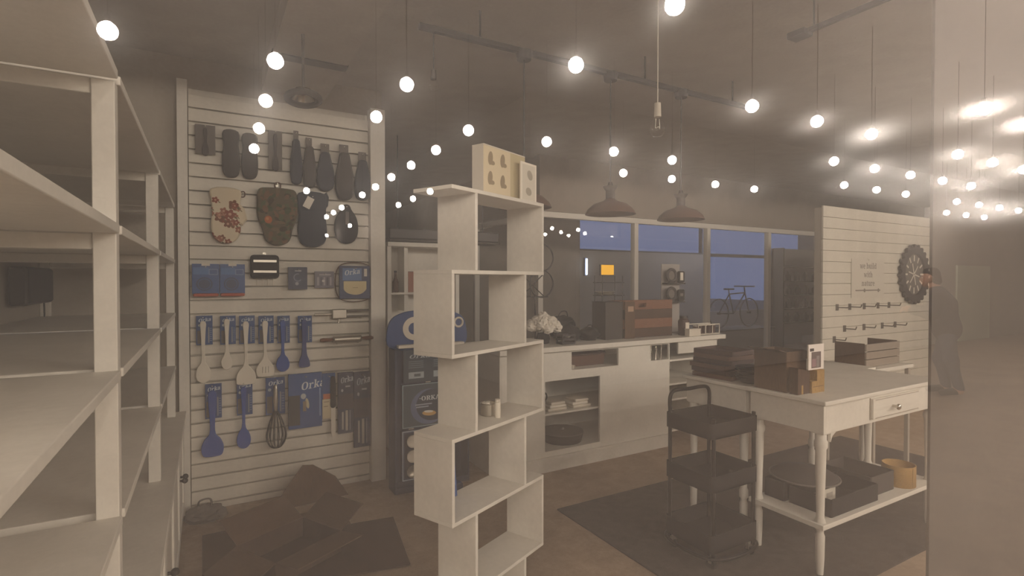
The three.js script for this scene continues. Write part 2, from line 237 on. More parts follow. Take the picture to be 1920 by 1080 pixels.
// ---------------------------------------------------------------- white shelving along the left wall
{
  const u = thing('shelving_rack', 'tall white open wooden shelving along the left wall', 'shelving', [0, 0, 0]);
  const xf = -0.18, xb = -0.84, zs = [-0.62, -1.55, -2.8, -4.06], ys = [1.73, 1.39, 1.05], p = 0.045;
  for (const z of zs) { M('post', uvm(box2(xf - p, xf, 0.72, 2.06, z - p / 2, z + p / 2)), mat.white, u); M('post', uvm(box2(xb, xb + p, 0.72, 2.06, z - p / 2, z + p / 2)), mat.white, u); }
  for (const y of [...ys, 2.085]) {
    for (let k = 0; k < 3; k++) M('shelf', uvm(box2(xf + 0.006, xb, y - 0.022, y, zs[k] - (y > 2 ? p / 2 : p / 2), zs[k + 1] + p / 2)), mat.white, u);
    for (const z of zs) M('cross_rail', uvm(box2(xf - p, xb + p, y - 0.06, y - 0.023, z - 0.016, z + 0.016)), mat.white, u);
  }
  M('back_panel', uvm(box2(xb - 0.008, xb - 0.001, 0.72, 2.06, -4.08, -0.6, 0)), mat.plaster, u);
}
{
  const c = thing('base_cabinet', 'low white cupboard with panelled doors under the left shelving', 'cabinet', [0, 0, 0]);
  M('body', uvm(box2(-0.84, -0.165, 0.06, 0.69, -4.18, -0.62)), mat.white, c);
  M('cabinet_top', uvm(box2(-0.84, -0.125, 0.69, 0.72, -4.19, -0.6)), mat.white, c);
  M('plinth', box2(-0.84, -0.2, 0, 0.06, -4.18, -0.62), mat.darkGrey, c);
  const n = 6, L = 3.5 / n;
  for (let k = 0; k < n; k++) {
    const z0 = -4.16 + k * L + 0.006, z1 = z0 + L - 0.012;
    const d = M('door', [box2(-0.164, -0.15, 0.08, 0.67, z0, z1), box2(-0.15, -0.14, 0.08, 0.67, z0, z0 + 0.06), box2(-0.15, -0.14, 0.08, 0.67, z1 - 0.06, z1), box2(-0.15, -0.14, 0.61, 0.67, z0 + 0.06, z1 - 0.06), box2(-0.15, -0.14, 0.08, 0.14, z0 + 0.06, z1 - 0.06)], mat.white, c);
    const kz = k % 2 ? z0 + 0.03 : z1 - 0.03;
    M('knob', [new THREE.SphereGeometry(0.016, 12, 10).translate(-0.115, 0.46, kz), bar([-0.14, 0.46, kz], [-0.12, 0.46, kz], 0.007)], mat.blackMetal, d);
  }
}
{
  const s = thing('box_speaker', 'dark grey box speaker mounted behind the left shelf', 'speaker', [-0.79, 1.57, -3.66]);
  M('housing', B(0.07, 0.19, 0.5, 0, 0.0, 0, 0.012), mat.darkGrey, s); M('grille', B(0.008, 0.17, 0.46, 0.037, 0, 0, 0.003), mat.softBlack, s);
  M('cable', tube([[0.0, -0.09, -0.23], [0.0, -0.13, -0.235], [0.0, -0.176, -0.235]], 0.004), mat.black, s);
  M('bracket', box2(-0.046, -0.03, -0.04, 0.04, -0.03, 0.03), mat.black, s);
}

// ---------------------------------------------------------------- slatwall
const WALLZ = -4.25;
{
  const w = thing('slatwall', 'cream slatwall panel with dark grooves carrying kitchen tools', 'slatwall', [0, 0, 0]);
  M('backing_board', box2(-0.1, 1.12, 0.0, 2.91, -4.2895, -4.286, 0), mat.slat, w);
  for (const x of [-0.09, 0.51, 1.11]) M('batten', box2(x - 0.01, x + 0.01, 0, 2.91, -4.286, -4.281, 0), mat.slat, w);
  const g = uvm(B(1.22, 0.082, 0.031, 0, 0, 0, 0.002));
  let y = 0.002;
  M('slat', uvm(box2(-0.1, 1.12, 0.002, 0.042, -4.281, WALLZ, 0.002)), mat.slat, w);
  for (y = 0.048; y < 2.86; y += 0.094) { const m = M('slat', g, mat.slat, w); m.position.set(0.51, y + 0.047, -4.2655); }
}
const HOOK = 'hanging from the slatwall';
function hookGeo(x, y, z0, z1) { return [bar([x, y, z0], [x, y, z1], 0.003, 6), B(0.02, 0.03, 0.004, x, y, z0 + 0.001, 0)]; }
function hang(name, label, category, x, y, group) { return thing(name, label, category, [x, y, WALLZ], 0, group); }
function addHook(t, len = 0.07, dy = 0) { M('hook', hookGeo(0, dy, 0.0, len), mat.steel, t); }
const FACE = 0.035;
function pack(name, label, X0, X1, Y0, Y1, m, side, th = 0.012, off = FACE, tilt = 0) {
  const t = hang(name, label, 'package', (X0 + X1) / 2, Y1), w = X1 - X0, h = Y1 - Y0;
  const c = M('card', new THREE.BoxGeometry(w, h, th).translate(0, -h / 2, off), face(m, side), t); c.rotation.z = tilt;
  addHook(t, off + 0.05, -0.02); return t;
}
// oven mitts in the middle row
{
  const t = hang('oven_mitt', 'cream oven mitt with red floral print on the slatwall', 'oven mitt', 0.135, 2.217);
  const g = sym([[0.03, -0.345], [0.068, -0.31], [0.08, -0.24], [0.073, -0.16], [0.078, -0.06], [0.082, 0]], 0.03, 0.012);
  const th = poly([[0.05, -0.2], [0.1, -0.22], [0.122, -0.19], [0.108, -0.12], [0.07, -0.08]], 0.026, 0.01);
  for (const q of [g, th]) { const p = q.attributes.position, uv = q.attributes.uv; for (let i = 0; i < p.count; i++) uv.setXY(i, p.getX(i) * 4 + 0.5, p.getY(i) * 2.7 + 1); }
  M('mitt_body', g.translate(-0.015, 0, 0.02), pm.floral, t); M('mitt_thumb', th.translate(-0.015, 0, 0.022), pm.floral, t);
  M('hanging_loop', tube([[0.05, -0.01, 0.035], [0.1, 0.005, 0.035], [0.1, -0.03, 0.035], [0.06, -0.03, 0.035]], 0.004), mat.brown, t); addHook(t, 0.06, 0.005);
}
{
  const t = hang('pot_holder', 'olive camouflage oven mitt with an orange patch', 'oven mitt', 0.45, 2.252);
  const g = sym([[0.03, -0.385], [0.068, -0.36], [0.09, -0.28], [0.118, -0.2], [0.122, -0.08], [0.112, -0.01], [0.07, 0]], 0.03, 0.012);
  const p = g.attributes.position, uv = g.attributes.uv; for (let i = 0; i < p.count; i++) uv.setXY(i, p.getX(i) * 4 + 0.5, p.getY(i) * 2.5 + 1);
  M('mitt_body', g.translate(0, 0, 0.02), pm.camo, t); M('hanging_loop', tube([[-0.01, 0, 0.03], [-0.012, 0.05, 0.03], [0.02, 0.05, 0.03], [0.02, 0, 0.03]], 0.005), mat.brown, t); addHook(t, 0.06, 0.045);
}
{
  const t = hang('oven_mitt', 'dark navy oven mitt with a tilted paper tag', 'oven mitt', 0.69, 2.224);
  M('mitt_body', sym([[0.03, -0.355], [0.075, -0.33], [0.092, -0.25], [0.084, -0.14], [0.09, -0.03], [0.088, 0.02]], 0.028, 0.011).translate(0, -0.01, 0.02), mat.clothNavy, t);
  M('mitt_thumb', poly([[0.05, -0.04], [0.1, 0.03], [0.112, 0.0], [0.105, -0.06], [0.07, -0.12]], 0.02, 0.008).translate(0, 0, 0.022), mat.clothNavy, t);
  const tg = M('paper_tag', B(0.052, 0.085, 0.002, -0.005, -0.06, 0.07, 0), mat.cream, t); tg.rotation.z = -0.45; addHook(t, 0.075, -0.005);
}
{
  const t = hang('silicone_holder', 'small dark oval pot holder with a pale strap', 'pot holder', 0.94, 2.175);
  M('pad', sym([[0.03, -0.275], [0.066, -0.24], [0.079, -0.16], [0.064, -0.085], [0.028, -0.03], [0.014, 0.0]], 0.02, 0.01).translate(0, -0.005, 0.022), mat.softBlack, t);
  M('strap', box2(-0.012, 0.016, -0.15, -0.05, 0.054, 0.059), mat.midGrey, t); addHook(t, 0.06, -0.012);
}
// dim grey gloves and cloths in the top row
for (const [x, y, w, h, lab] of [[0.155, 2.63, 0.09, 0.3, 'left of a pair of grey oven gloves on the top row'], [0.272, 2.62, 0.085, 0.29, 'right of a pair of grey oven gloves on the top row']]) {
  const t = hang('oven_glove', lab, 'oven mitt', x, y);
  M('glove_body', sym([[w * 0.25, -h], [w * 0.44, -h * 0.93], [w * 0.5, -h * 0.6], [w * 0.42, -h * 0.3], [w * 0.42, 0]], 0.024, 0.01).translate(0, 0, 0.018), mat.cloth, t); addHook(t, 0.05, -0.01);
}
{
  const list = [[0.58, 2.62, 0.07, 0.3, 'narrow grey cloth tool, leftmost of the dark top row'], [0.67, 2.58, 0.085, 0.28, 'dark grey folded cloth beside the narrow one'], [0.785, 2.55, 0.125, 0.26, 'wide dark cloth mitt in the middle of the top row'], [0.925, 2.56, 0.135, 0.33, 'largest dark round cloth mitt of the top row'], [1.065, 2.52, 0.12, 0.28, 'dark cloth mitt next to the white trim post']];
  list.forEach(([x, y, w, h, lab], k) => {
    const t = hang('cloth_mitt', lab, 'oven mitt', x, y);
    M('mitt_body', sym([[w * 0.22, -h], [w * 0.37, -h * 0.9], [w * 0.41, -h * 0.55], [w * 0.3, -h * 0.28], [w * 0.2, -0.02], [w * 0.16, 0]], 0.03, 0.012).translate(0, 0, 0.02 + 0.012 * (k % 2)), k % 2 ? mat.cloth : mat.clothNavy, t);
    M('card', B(w * 0.5, 0.1, 0.004, 0, 0.03, 0.03, 0), mat.midGrey, t); addHook(t, 0.06, 0.06);
  });
}
for (const [x, y, w, h, lab] of [[0.0, 2.66, 0.12, 0.2, 'pale grey card with a thin tool on the top row by the shelving'], [0.44, 2.68, 0.09, 0.28, 'grey tool card hanging between the gloves and the cloth mitts']]) {
  const t = hang('tool_card', lab, 'package', x, y); M('card', B(w, h, 0.006, 0, -h / 2, 0.03, 0), mat.midGrey, t); M('tool', sym([[0.012, -h * 1.02], [0.016, -h * 0.8], [0.006, -h * 0.6], [0.007, -0.03]], 0.006, 0.003).translate(0, 0, 0.036), mat.darkGrey, t); addHook(t, 0.06, -0.012);
}
// row of small packs
for (const [x0, x1, lab] of [[-0.085, 0.077, 'blue pouch with orange base beside the shelving'], [0.081, 0.235, 'blue pouch with a round dark print and orange base']]) {
  const t = pack('blue_pouch', lab, x0, x1, 1.505, 1.71, pm.pouch, mat.blueCard, 0.03);
  M('base', B(0.15, 0.022, 0.05, 0.0, -0.212, FACE + 0.012, 0.008), mat.red, t); M('header_clip', B(0.05, 0.018, 0.006, 0, -0.004, FACE + 0.017, 0), mat.cream, t);
}
{
  const t = hang('brush_pack', 'black bristle brush in clear packaging above the slats', 'package', 0.364, 1.795);
  M('bristle_roll', B(0.19, 0.17, 0.05, 0, -0.1, 0.04, 0.03), mat.softBlack, t);
  M('wire_bands', [B(0.15, 0.016, 0.004, 0, -0.06, 0.067, 0), B(0.15, 0.016, 0.004, 0, -0.135, 0.067, 0)], mat.steel, t);
  for (let k = 0; k < 4; k++) M('bristle_pin', bar([-0.05 + k * 0.035, -0.18, 0.04], [-0.05 + k * 0.035, -0.235, 0.04], 0.003, 5), mat.cream, t);
  addHook(t, 0.06, -0.012);
}
pack('gadget_card', 'small dark blue card with a curled gadget', 0.52, 0.652, 1.53, 1.695, pm.darkSmall, mat.darkNavy);
pack('gadget_card', 'small grey card of piping tips', 0.705, 0.845, 1.54, 1.665, pm.greySmall, mat.midGrey);
{ const t = pack('cutting_board_pack', 'blue framed cutting board pack with a cream board', 0.885, 1.118, 1.455, 1.71, pm.board, mat.darkNavy, 0.014); M('frame_wire', tube([[0.1165, -0.003, FACE], [0.1165, -0.25, FACE], [-0.1165, -0.25, FACE], [-0.1165, -0.003, FACE]], 0.004, 40, 6, true), mat.brown, t); }
// utensils on blue cards
const slot = (x, y0, y1, w) => new THREE.Path([[x - w, y0], [x + w, y0], [x + w, y1], [x - w, y1]].map(p => new THREE.Vector2(...p)));
const heads = {
  spoon: L => sym([[0.012, -L], [0.034, -L * 0.96], [0.042, -L * 0.87], [0.03, -L * 0.77], [0.011, -L * 0.7], [0.009, -L * 0.4], [0.013, -L * 0.2], [0.015, -L * 0.12], [0.008, -L * 0.09]], 0.01, 0.003),
  small: L => sym([[0.01, -L], [0.027, -L * 0.95], [0.034, -L * 0.85], [0.018, -L * 0.75], [0.009, -L * 0.66], [0.008, -L * 0.4], [0.012, -L * 0.2], [0.014, -L * 0.1], [0.008, -L * 0.07]], 0.01, 0.003),
  turner: L => sym([[0.05, -L], [0.058, -L * 0.985], [0.056, -L * 0.86], [0.035, -L * 0.79], [0.012, -L * 0.72], [0.009, -L * 0.4], [0.014, -L * 0.2], [0.016, -L * 0.12], [0.008, -L * 0.09]], 0.008, 0.003),
  slotted: L => sym([[0.04, -L], [0.05, -L * 0.985], [0.056, -L * 0.87], [0.035, -L * 0.78], [0.012, -L * 0.7], [0.009, -L * 0.4], [0.014, -L * 0.2], [0.016, -L * 0.12], [0.008, -L * 0.09]], 0.008, 0.003, [-1, 0, 1].map(k => slot(k * 0.019, -L * 0.95, -L * 0.84, 0.004))),
  blueTurner: L => sym([[0.02, -L], [0.052, -L * 0.985], [0.064, -L * 0.88], [0.045, -L * 0.77], [0.017, -L * 0.7], [0.014, -L * 0.45], [0.02, -L * 0.3], [0.02, -L * 0.12], [0.01, -L * 0.1]], 0.012, 0.004),
  brushy: L => sym([[0.026, -L], [0.036, -L * 0.985], [0.032, -L * 0.88], [0.018, -L * 0.78], [0.013, -L * 0.66], [0.012, -L * 0.4], [0.015, -L * 0.2], [0.014, -L * 0.1], [0.008, -L * 0.08]], 0.014, 0.003),
};
for (const [x0, x1, y0, y1, kind, m, lab] of [
  [-0.072, 0.026, 0.9, 1.355, 'spoon', 'creamPlastic', 'cream solid spoon on a blue card, first in its row'],
  [0.072, 0.168, 0.98, 1.35, 'small', 'creamPlastic', 'short cream spoon on a blue card, second in its row'],
  [0.181, 0.297, 0.865, 1.347, 'turner', 'creamPlastic', 'cream solid turner on a blue card'],
  [0.308, 0.418, 0.908, 1.342, 'slotted', 'creamPlastic', 'cream slotted turner on a blue card'],
  [0.438, 0.522, 0.935, 1.338, 'spoon', 'blue', 'blue silicone spoon between slotted turner and blue brush'],
  [0.577, 0.677, 0.955, 1.333, 'brushy', 'darkBlueSil', 'dark blue silicone basting brush beside the rolling pin'],
  [-0.035, 0.091, 0.385, 0.882, 'blueTurner', 'blue', 'wide blue silicone turner in the lowest row'],
  [0.168, 0.274, 0.412, 0.882, 'spoon', 'blue', 'large blue silicone spoon in the lowest row']]) {
  const t = hang('kitchen_utensil', lab, 'utensil', (x0 + x1) / 2, y1), L = y1 - y0, w = Math.min(0.1, x1 - x0), ch = y1 > 1 ? 0.2 : 0.24;
  M('card', new THREE.BoxGeometry(w, ch, 0.004).translate(0.008, -ch / 2, FACE - 0.008), face(pm.utensil, mat.blueCard), t);
  M('utensil_body', heads[kind](L).translate(0, 0, FACE), mat[m] || (mat[m] = S(0x2b3f7c, 0.5)), t);
  addHook(t, 0.07, -0.012);
}
{ // whisk
  const t = hang('whisk', 'black wire whisk on a blue card in the lowest row', 'whisk', 0.43, 0.89);
  M('card', new THREE.BoxGeometry(0.13, 0.27, 0.004).translate(0, -0.135, FACE - 0.012), face(pm.utensil, mat.blueCard), t);
  M('handle', lathe([[0, -0.24], [0.012, -0.24], [0.017, -0.17], [0.014, -0.08], [0.01, -0.05], [0, -0.05]], 14).translate(0, 0, FACE + 0.01), mat.steel, t);
  for (let k = 0; k < 7; k++) { const a = k / 7 * Math.PI, x = Math.cos(a), z = Math.sin(a) * 0.5; M('wire', tube([[0.012 * x, -0.24, FACE + 0.01 + 0.012 * z], [0.05 * x, -0.33, FACE + 0.03 + 0.05 * z], [0.066 * x, -0.43, FACE + 0.035 + 0.066 * z], [0.03 * x, -0.5, FACE + 0.03 + 0.03 * z], [-0.03 * x, -0.5, FACE + 0.03 - 0.03 * z], [-0.066 * x, -0.43, FACE + 0.035 - 0.066 * z], [-0.05 * x, -0.33, FACE + 0.03 - 0.05 * z], [-0.012 * x, -0.24, FACE + 0.01 - 0.012 * z]], 0.0035, 40, 5), mat.black, t); }
  addHook(t, 0.07, -0.012);
}
pack('gadget_pack', 'large blue gadget pack with white script lettering', 0.515, 0.75, 0.5, 0.905, pm.blueBig, mat.blueCard, 0.03, FACE + 0.005);
{ const t = pack('knife_pack', 'blue and cream knife card with an orange patch', 0.755, 0.85, 0.545, 0.89, pm.knife, mat.blueCard);
  M('knife_handle', sym([[0.012, -0.26], [0.016, -0.2], [0.014, -0.06], [0.008, -0.03]], 0.012, 0.003).translate(0.03, 0, FACE + 0.006), mat.softBlack, t);
  M('knife_blade', poly([[-0.016, -0.26], [0.018, -0.26], [0.018, -0.48], [0.0, -0.485], [-0.016, -0.46]], 0.003, 0).translate(0.03, 0, FACE + 0.009), mat.cream, t); }
pack('utensil_set', 'navy utensil set pack left of the longer navy pack', 0.87, 0.985, 0.415, 0.886, pm.navySet, mat.darkNavy, 0.02);
pack('utensil_set', 'longer navy utensil set pack next to the trim post', 0.99, 1.115, 0.29, 0.88, pm.navySet, mat.darkNavy, 0.02);
{ // grater tool lying across hooks
  const t = hang('rotary_grater', 'pale metal hand grater lying level on hooks', 'grater', 0.9, 1.34);
  M('drum', [B(0.11, 0.075, 0.04, -0.02, 0, 0.05, 0.01)], mat.steel, t); M('handle', [bar([-0.2, 0.0, 0.05], [-0.075, 0.0, 0.05], 0.009), bar([-0.02, -0.03, 0.05], [-0.03, -0.07, 0.06], 0.007)], mat.steel, t);
  for (const dy of [-0.02, 0.02]) M('prong', B(0.17, 0.012, 0.03, 0.12, dy, 0.05, 0.003), mat.midGrey, t);
  M('hook', [...hookGeo(-0.1, -0.012, 0, 0.07), ...hookGeo(0.15, -0.03, 0, 0.07)], mat.steel, t);
}
{
  const t = hang('rolling_pin', 'small rolling pin with grey barrel on two hooks', 'rolling pin', 0.93, 1.145);
  const ro = g => g.rotateZ(Math.PI / 2);
  M('barrel', ro(lathe([[0, -0.105], [0.024, -0.105], [0.027, -0.095], [0.027, 0.095], [0.024, 0.105], [0, 0.105]], 18)).translate(0.01, 0, 0.05), mat.steel, t);
  for (const s of [-1, 1]) M('handle', ro(lathe([[0, 0.105], [0.01, 0.108], [0.013, 0.14], [0.016, 0.18], [0.011, 0.2], [0, 0.2]].map(([r, y]) => [r, y]), 14)).rotateZ(s > 0 ? Math.PI : 0).translate(0.01, 0, 0.05), mat.wood, t);
  M('hook', [...hookGeo(-0.07, -0.031, 0, 0.09), ...hookGeo(0.09, -0.031, 0, 0.09)], mat.cream, t);
}

// ---------------------------------------------------------------- zigzag bookcase
{
  const turn = Math.atan2(-0.413, 0.911) * -1;           // its front runs to the right and away from the window
  const u = thing('zigzag_bookcase', 'white zigzag bookcase of offset open cubes by the window', 'bookcase', [0.783, 0, -1.799], turn);
  const T = 0.015, D = 0.2, y = k => 0.07 + 0.312 * k;
  const bd = uvm(B(0.609 + T, T, D, 0.3045, 0, -D / 2, 0.0015)), vt = uvm(B(T, 0.312 - T, D, 0, 0, -D / 2, 0.0015));
  for (let k = 0; k <= 6; k++) { const m = M('shelf_board', bd, mat.white, u); m.position.y = y(k); }
  for (let k = 0; k < 6; k++) for (const x of k % 2 ? [0.134, 0.609] : [0, 0.468]) { const m = M('upright', vt, mat.white, u); m.position.set(x, y(k) + 0.156, 0); }
  M('plinth', uvm(box2(0.03, 0.58, 0, 0.0625, -0.18, -0.02)), mat.white, u);
  // things kept on it
  const at = (x, h, z) => { const v = new THREE.Vector3(x, h, z).applyAxisAngle(new THREE.Vector3(0, 1, 0), turn); return [0.783 + v.x, h, -1.799 + v.z]; };
  const top = k => y(k) + T / 2 + 0.0005;
  let t = thing('tape_roll', 'small silver tin in the third cube of the bookcase', 'tin', at(0.36, top(3), -0.12), turn);
  M('tin_body', lathe([[0, 0], [0.034, 0], [0.036, 0.004], [0.036, 0.05], [0.033, 0.05], [0.033, 0.012], [0, 0.012]], 26), mat.steel, t); M('rim', new THREE.TorusGeometry(0.0345, 0.003, 8, 28).rotateX(Math.PI / 2).translate(0, 0.051, 0), mat.chrome, t);
  t = thing('clear_cup', 'small pale tube standing beside the silver tin', 'tube', at(0.345, top(3), -0.06), turn); M('tube_body', lathe([[0, 0], [0.013, 0], [0.013, 0.062], [0.01, 0.068], [0, 0.068]], 18), mat.creamPlastic, t); M('cap', cyl(0.011, 0.012, 0.01, 0, 0.0735, 0, 16), mat.cream, t);
  t = thing('blister_pack', 'blue blister pack leaning inside the fourth cube', 'package', at(0.115, top(2), -0.165), turn);
  const bp = M('card', new THREE.BoxGeometry(0.17, 0.245, 0.01).translate(0, 0.1235, 0), face(pm.blueBig, mat.darkNavy), t); bp.rotation.x = -0.1; const bl = M('blister', B(0.07, 0.12, 0.03, -0.03, 0.09, 0.02, 0.012), mat.clear, t); bl.rotation.x = -0.1;
  t = thing('picture_board', 'cream board with four dark figures on top of the bookcase', 'board', at(0.4, top(6), -0.09), turn); M('board', new THREE.BoxGeometry(0.3, 0.205, 0.06).translate(0, 0.1025, 0), face(pm.picture, mat.cream), t); M('back_lid', B(0.3, 0.004, 0.062, 0, 0.2075, 0, 0), mat.cream, t);
  t = thing('white_leaflet', 'white framed leaflet standing in front of the cream board', 'leaflet', at(0.54, top(6), -0.035), turn); M('leaflet_card', new THREE.BoxGeometry(0.125, 0.175, 0.006).translate(0, 0.0875, 0), face(pm.leaflet, mat.cream), t); M('foot', B(0.1, 0.004, 0.04, 0, 0.002, 0, 0), mat.cream, t);
}

// ---------------------------------------------------------------- blue display rack behind the bookcase
{
  const t = thing('display_rack', 'dark blue cardboard display stand behind the bookcase', 'display stand', [1.5, 0, -3.9]);
  M('back_board', box2(-0.29, 0.3, 0, 1.08, -0.1, -0.07, 0.004), mat.darkNavy, t);
  for (const s of [-1, 1]) M('side_board', box2(0.005 + s * 0.295 - 0.008, 0.005 + s * 0.295 + 0.008, 0, 1.08, -0.1, 0.06, 0.004), mat.darkNavy, t);
  M('tray', [box2(-0.29, 0.3, 0.0, 0.05, -0.07, 0.06, 0.004)], mat.darkNavy, t);
  const hd = M('header', sym([[0.31, 1.09], [0.325, 1.2], [0.29, 1.3], [0.2, 1.345], [0.1, 1.36]], 0.02, 0.004).translate(0.01, 0, -0.08), mat.blueCard, t);
  M('letter_ring', new THREE.RingGeometry(0.045, 0.09, 40).translate(-0.11, 1.225, -0.05), mat.cream, hd);
  M('letter_ring', new THREE.TorusGeometry(0.036, 0.009, 10, 32).rotateX(0.0).translate(0.265, 1.26, -0.052), mat.cream, hd);
  M('price_strip', box2(-0.26, 0.28, 1.085, 1.11, -0.02, 0.03, 0.004), mat.cream, t);
  const put = (name, lab, x, y0, w, h, m, side, th = 0.03) => { const q = thing(name, lab, 'package', [1.5 + x, y0, -3.97 + th / 2 + 0.001]); M('box', new THREE.BoxGeometry(w, h, th).translate(0, h / 2, 0), face(m, side), q); M('hanger', B(0.04, 0.02, 0.004, 0, h - 0.004, -th / 2 + 0.003, 0), mat.steel, q); return q; };
  put('tin_pack', 'dark pack printed with two small tins, top of the blue stand', 0.02, 0.81, 0.44, 0.25, pm.tins, mat.darkNavy);
  put('pizza_pan_pack', 'square pack with a round blue label below the two tins', 0.01, 0.46, 0.44, 0.335, pm.disc, mat.darkNavy);
  const q = put('muffin_mould_pack', 'tall pack with three round moulds low on the stand', -0.13, 0.052, 0.17, 0.39, pm.round3, mat.darkNavy);
  for (let k = 0; k < 3; k++) M('mould', lathe([[0, 0.01], [0.038, 0.01], [0.046, 0.03], [0.05, 0.03], [0.04, 0]], 24).rotateX(Math.PI / 2).translate(-0.005, 0.31 - k * 0.115, 0.015), k < 2 ? mat.cream : mat.steel, q);
  const f = thing('blue_floor_box', 'small blue carton on the floor under the bookcase', 'box', [1.47, 0, -3.6], 0.2); M('carton', B(0.26, 0.12, 0.18, 0, 0.06, 0, 0.004), mat.navy, f); M('flap', B(0.25, 0.003, 0.08, 0, 0.1215, 0.04, 0), mat.blueCard, f);
}
// back passage: shallow cupboard with a shelf, dark wall box
{
  const c = thing('open_cupboard', 'cream open cupboard with one shelf beyond the blue stand', 'cupboard', [0, 0, 0]);
  M('back', uvm(box2(1.5, 2.2, 0, 1.92, -5.24, -5.22, 0)), mat.white, c);
  M('side', [uvm(box2(1.48, 1.52, 0, 1.92, -5.22, -4.95)), uvm(box2(1.66, 1.7, 1.3, 1.92, -5.2, -5.0))], mat.white, c); M('side', uvm(box2(2.18, 2.22, 0, 1.92, -5.22, -4.95)), mat.white, c);
  M('top', uvm(box2(1.48, 2.22, 1.92, 1.96, -5.24, -4.93)), mat.white, c); M('shelf', uvm(box2(1.52, 2.18, 1.46, 1.48, -5.22, -4.97)), mat.white, c); M('shelf', uvm(box2(1.52, 2.18, 0.9, 0.92, -5.22, -4.97)), mat.white, c);
  let t = thing('brown_bottle', 'brown sauce bottle on the cupboard shelf', 'bottle', [1.59, 1.48, -5.05]); M('bottle_body', lathe([[0, 0], [0.028, 0], [0.03, 0.01], [0.03, 0.1], [0.012, 0.14], [0.011, 0.19], [0, 0.19]], 18), mat.brown, t); M('cap', cyl(0.013, 0.013, 0.02, 0, 0.2, 0, 14), mat.black, t);
  t = thing('red_box', 'dull red box standing next to the brown bottle', 'box', [1.76, 1.48, -5.06]); M('carton', B(0.1, 0.2, 0.06, 0, 0.1, 0, 0.003), S(0x9c6a58, 0.8), t); M('lid', B(0.102, 0.004, 0.062, 0, 0.202, 0, 0), mat.brown, t);
}
{
  const t = thing('hanging_unit', 'long dark wall unit above the cream cupboard', 'wall unit', [0, 0, 0]);
  M('housing', box2(1.62, 2.9, 2.02, 2.14, -5.6, -5.35, 0.02), mat.black, t); M('front_lip', box2(1.62, 2.9, 2.0, 2.02, -5.58, -5.34, 0.006), mat.darkGrey, t); M('suspension_rod', [bar([1.75, 2.14, -5.48], [1.75, 3.12, -5.48], 0.006), bar([2.75, 2.14, -5.48], [2.75, 3.12, -5.48], 0.006)], mat.black, t);
}

// ---------------------------------------------------------------- glazed partition behind the counter
{
  const w = sgroup('window_2', 'white framed glazed partition behind the counter');
  const xs = [3.53, 5.08, 6.52, 7.97, 9.5, 11.2, 13.1], f = 0.07, z = -5.5, top = 2.44;
  M('window_frame', [box2(3.5, 13.1, top - f, top, z - 0.04, z + 0.04), box2(3.5, 13.1, 0, 0.12, z - 0.04, z + 0.04)], mat.whiteTrim, w);
  for (const x of xs) M('mullion', box2(x - f / 2, x + f / 2, 0.12, top - f, z - 0.04, z + 0.04), mat.whiteTrim, w);
  for (let k = 0; k + 1 < xs.length; k++) M('pane', new THREE.PlaneGeometry(xs[k + 1] - xs[k] - f, top - f - 0.12).translate((xs[k] + xs[k + 1]) / 2, (top - f + 0.12) / 2, z), mat.paneGlass, w);
  const w2 = sgroup('window_3', 'side run of the glazed partition along the back passage');
  const zs = [-5.5, -7.35, -8.96, -11.2, -12.08], x = 3.58;
  M('window_frame', [box2(x - 0.04, x + 0.04, top - f, top, -12.08, -5.54), box2(x - 0.04, x + 0.04, 0, 0.12, -12.08, -5.54)], mat.whiteTrim, w2);
  for (const q of zs.slice(1)) M('mullion', box2(x - 0.04, x + 0.04, 0.12, top - f, q - f / 2, q + f / 2), mat.whiteTrim, w2);
  for (let k = 0; k + 1 < zs.length; k++) M('pane', new THREE.PlaneGeometry(zs[k] - zs[k + 1] - f, top - f - 0.12).rotateY(-Math.PI / 2).translate(x, (top - f + 0.12) / 2, (zs[k] + zs[k + 1]) / 2), mat.paneGlass, w2);
  slab('partition_header', 3.5, 13.1, top, 3.12, -5.56, -5.44, mat.brownWall, 'brown wall above the glazed partition').name = 'wall_header';
  slab('partition_header_side', 3.53, 3.63, top, 3.12, -12.08, -5.56, mat.brownWall).name = 'wall_header_side';
}
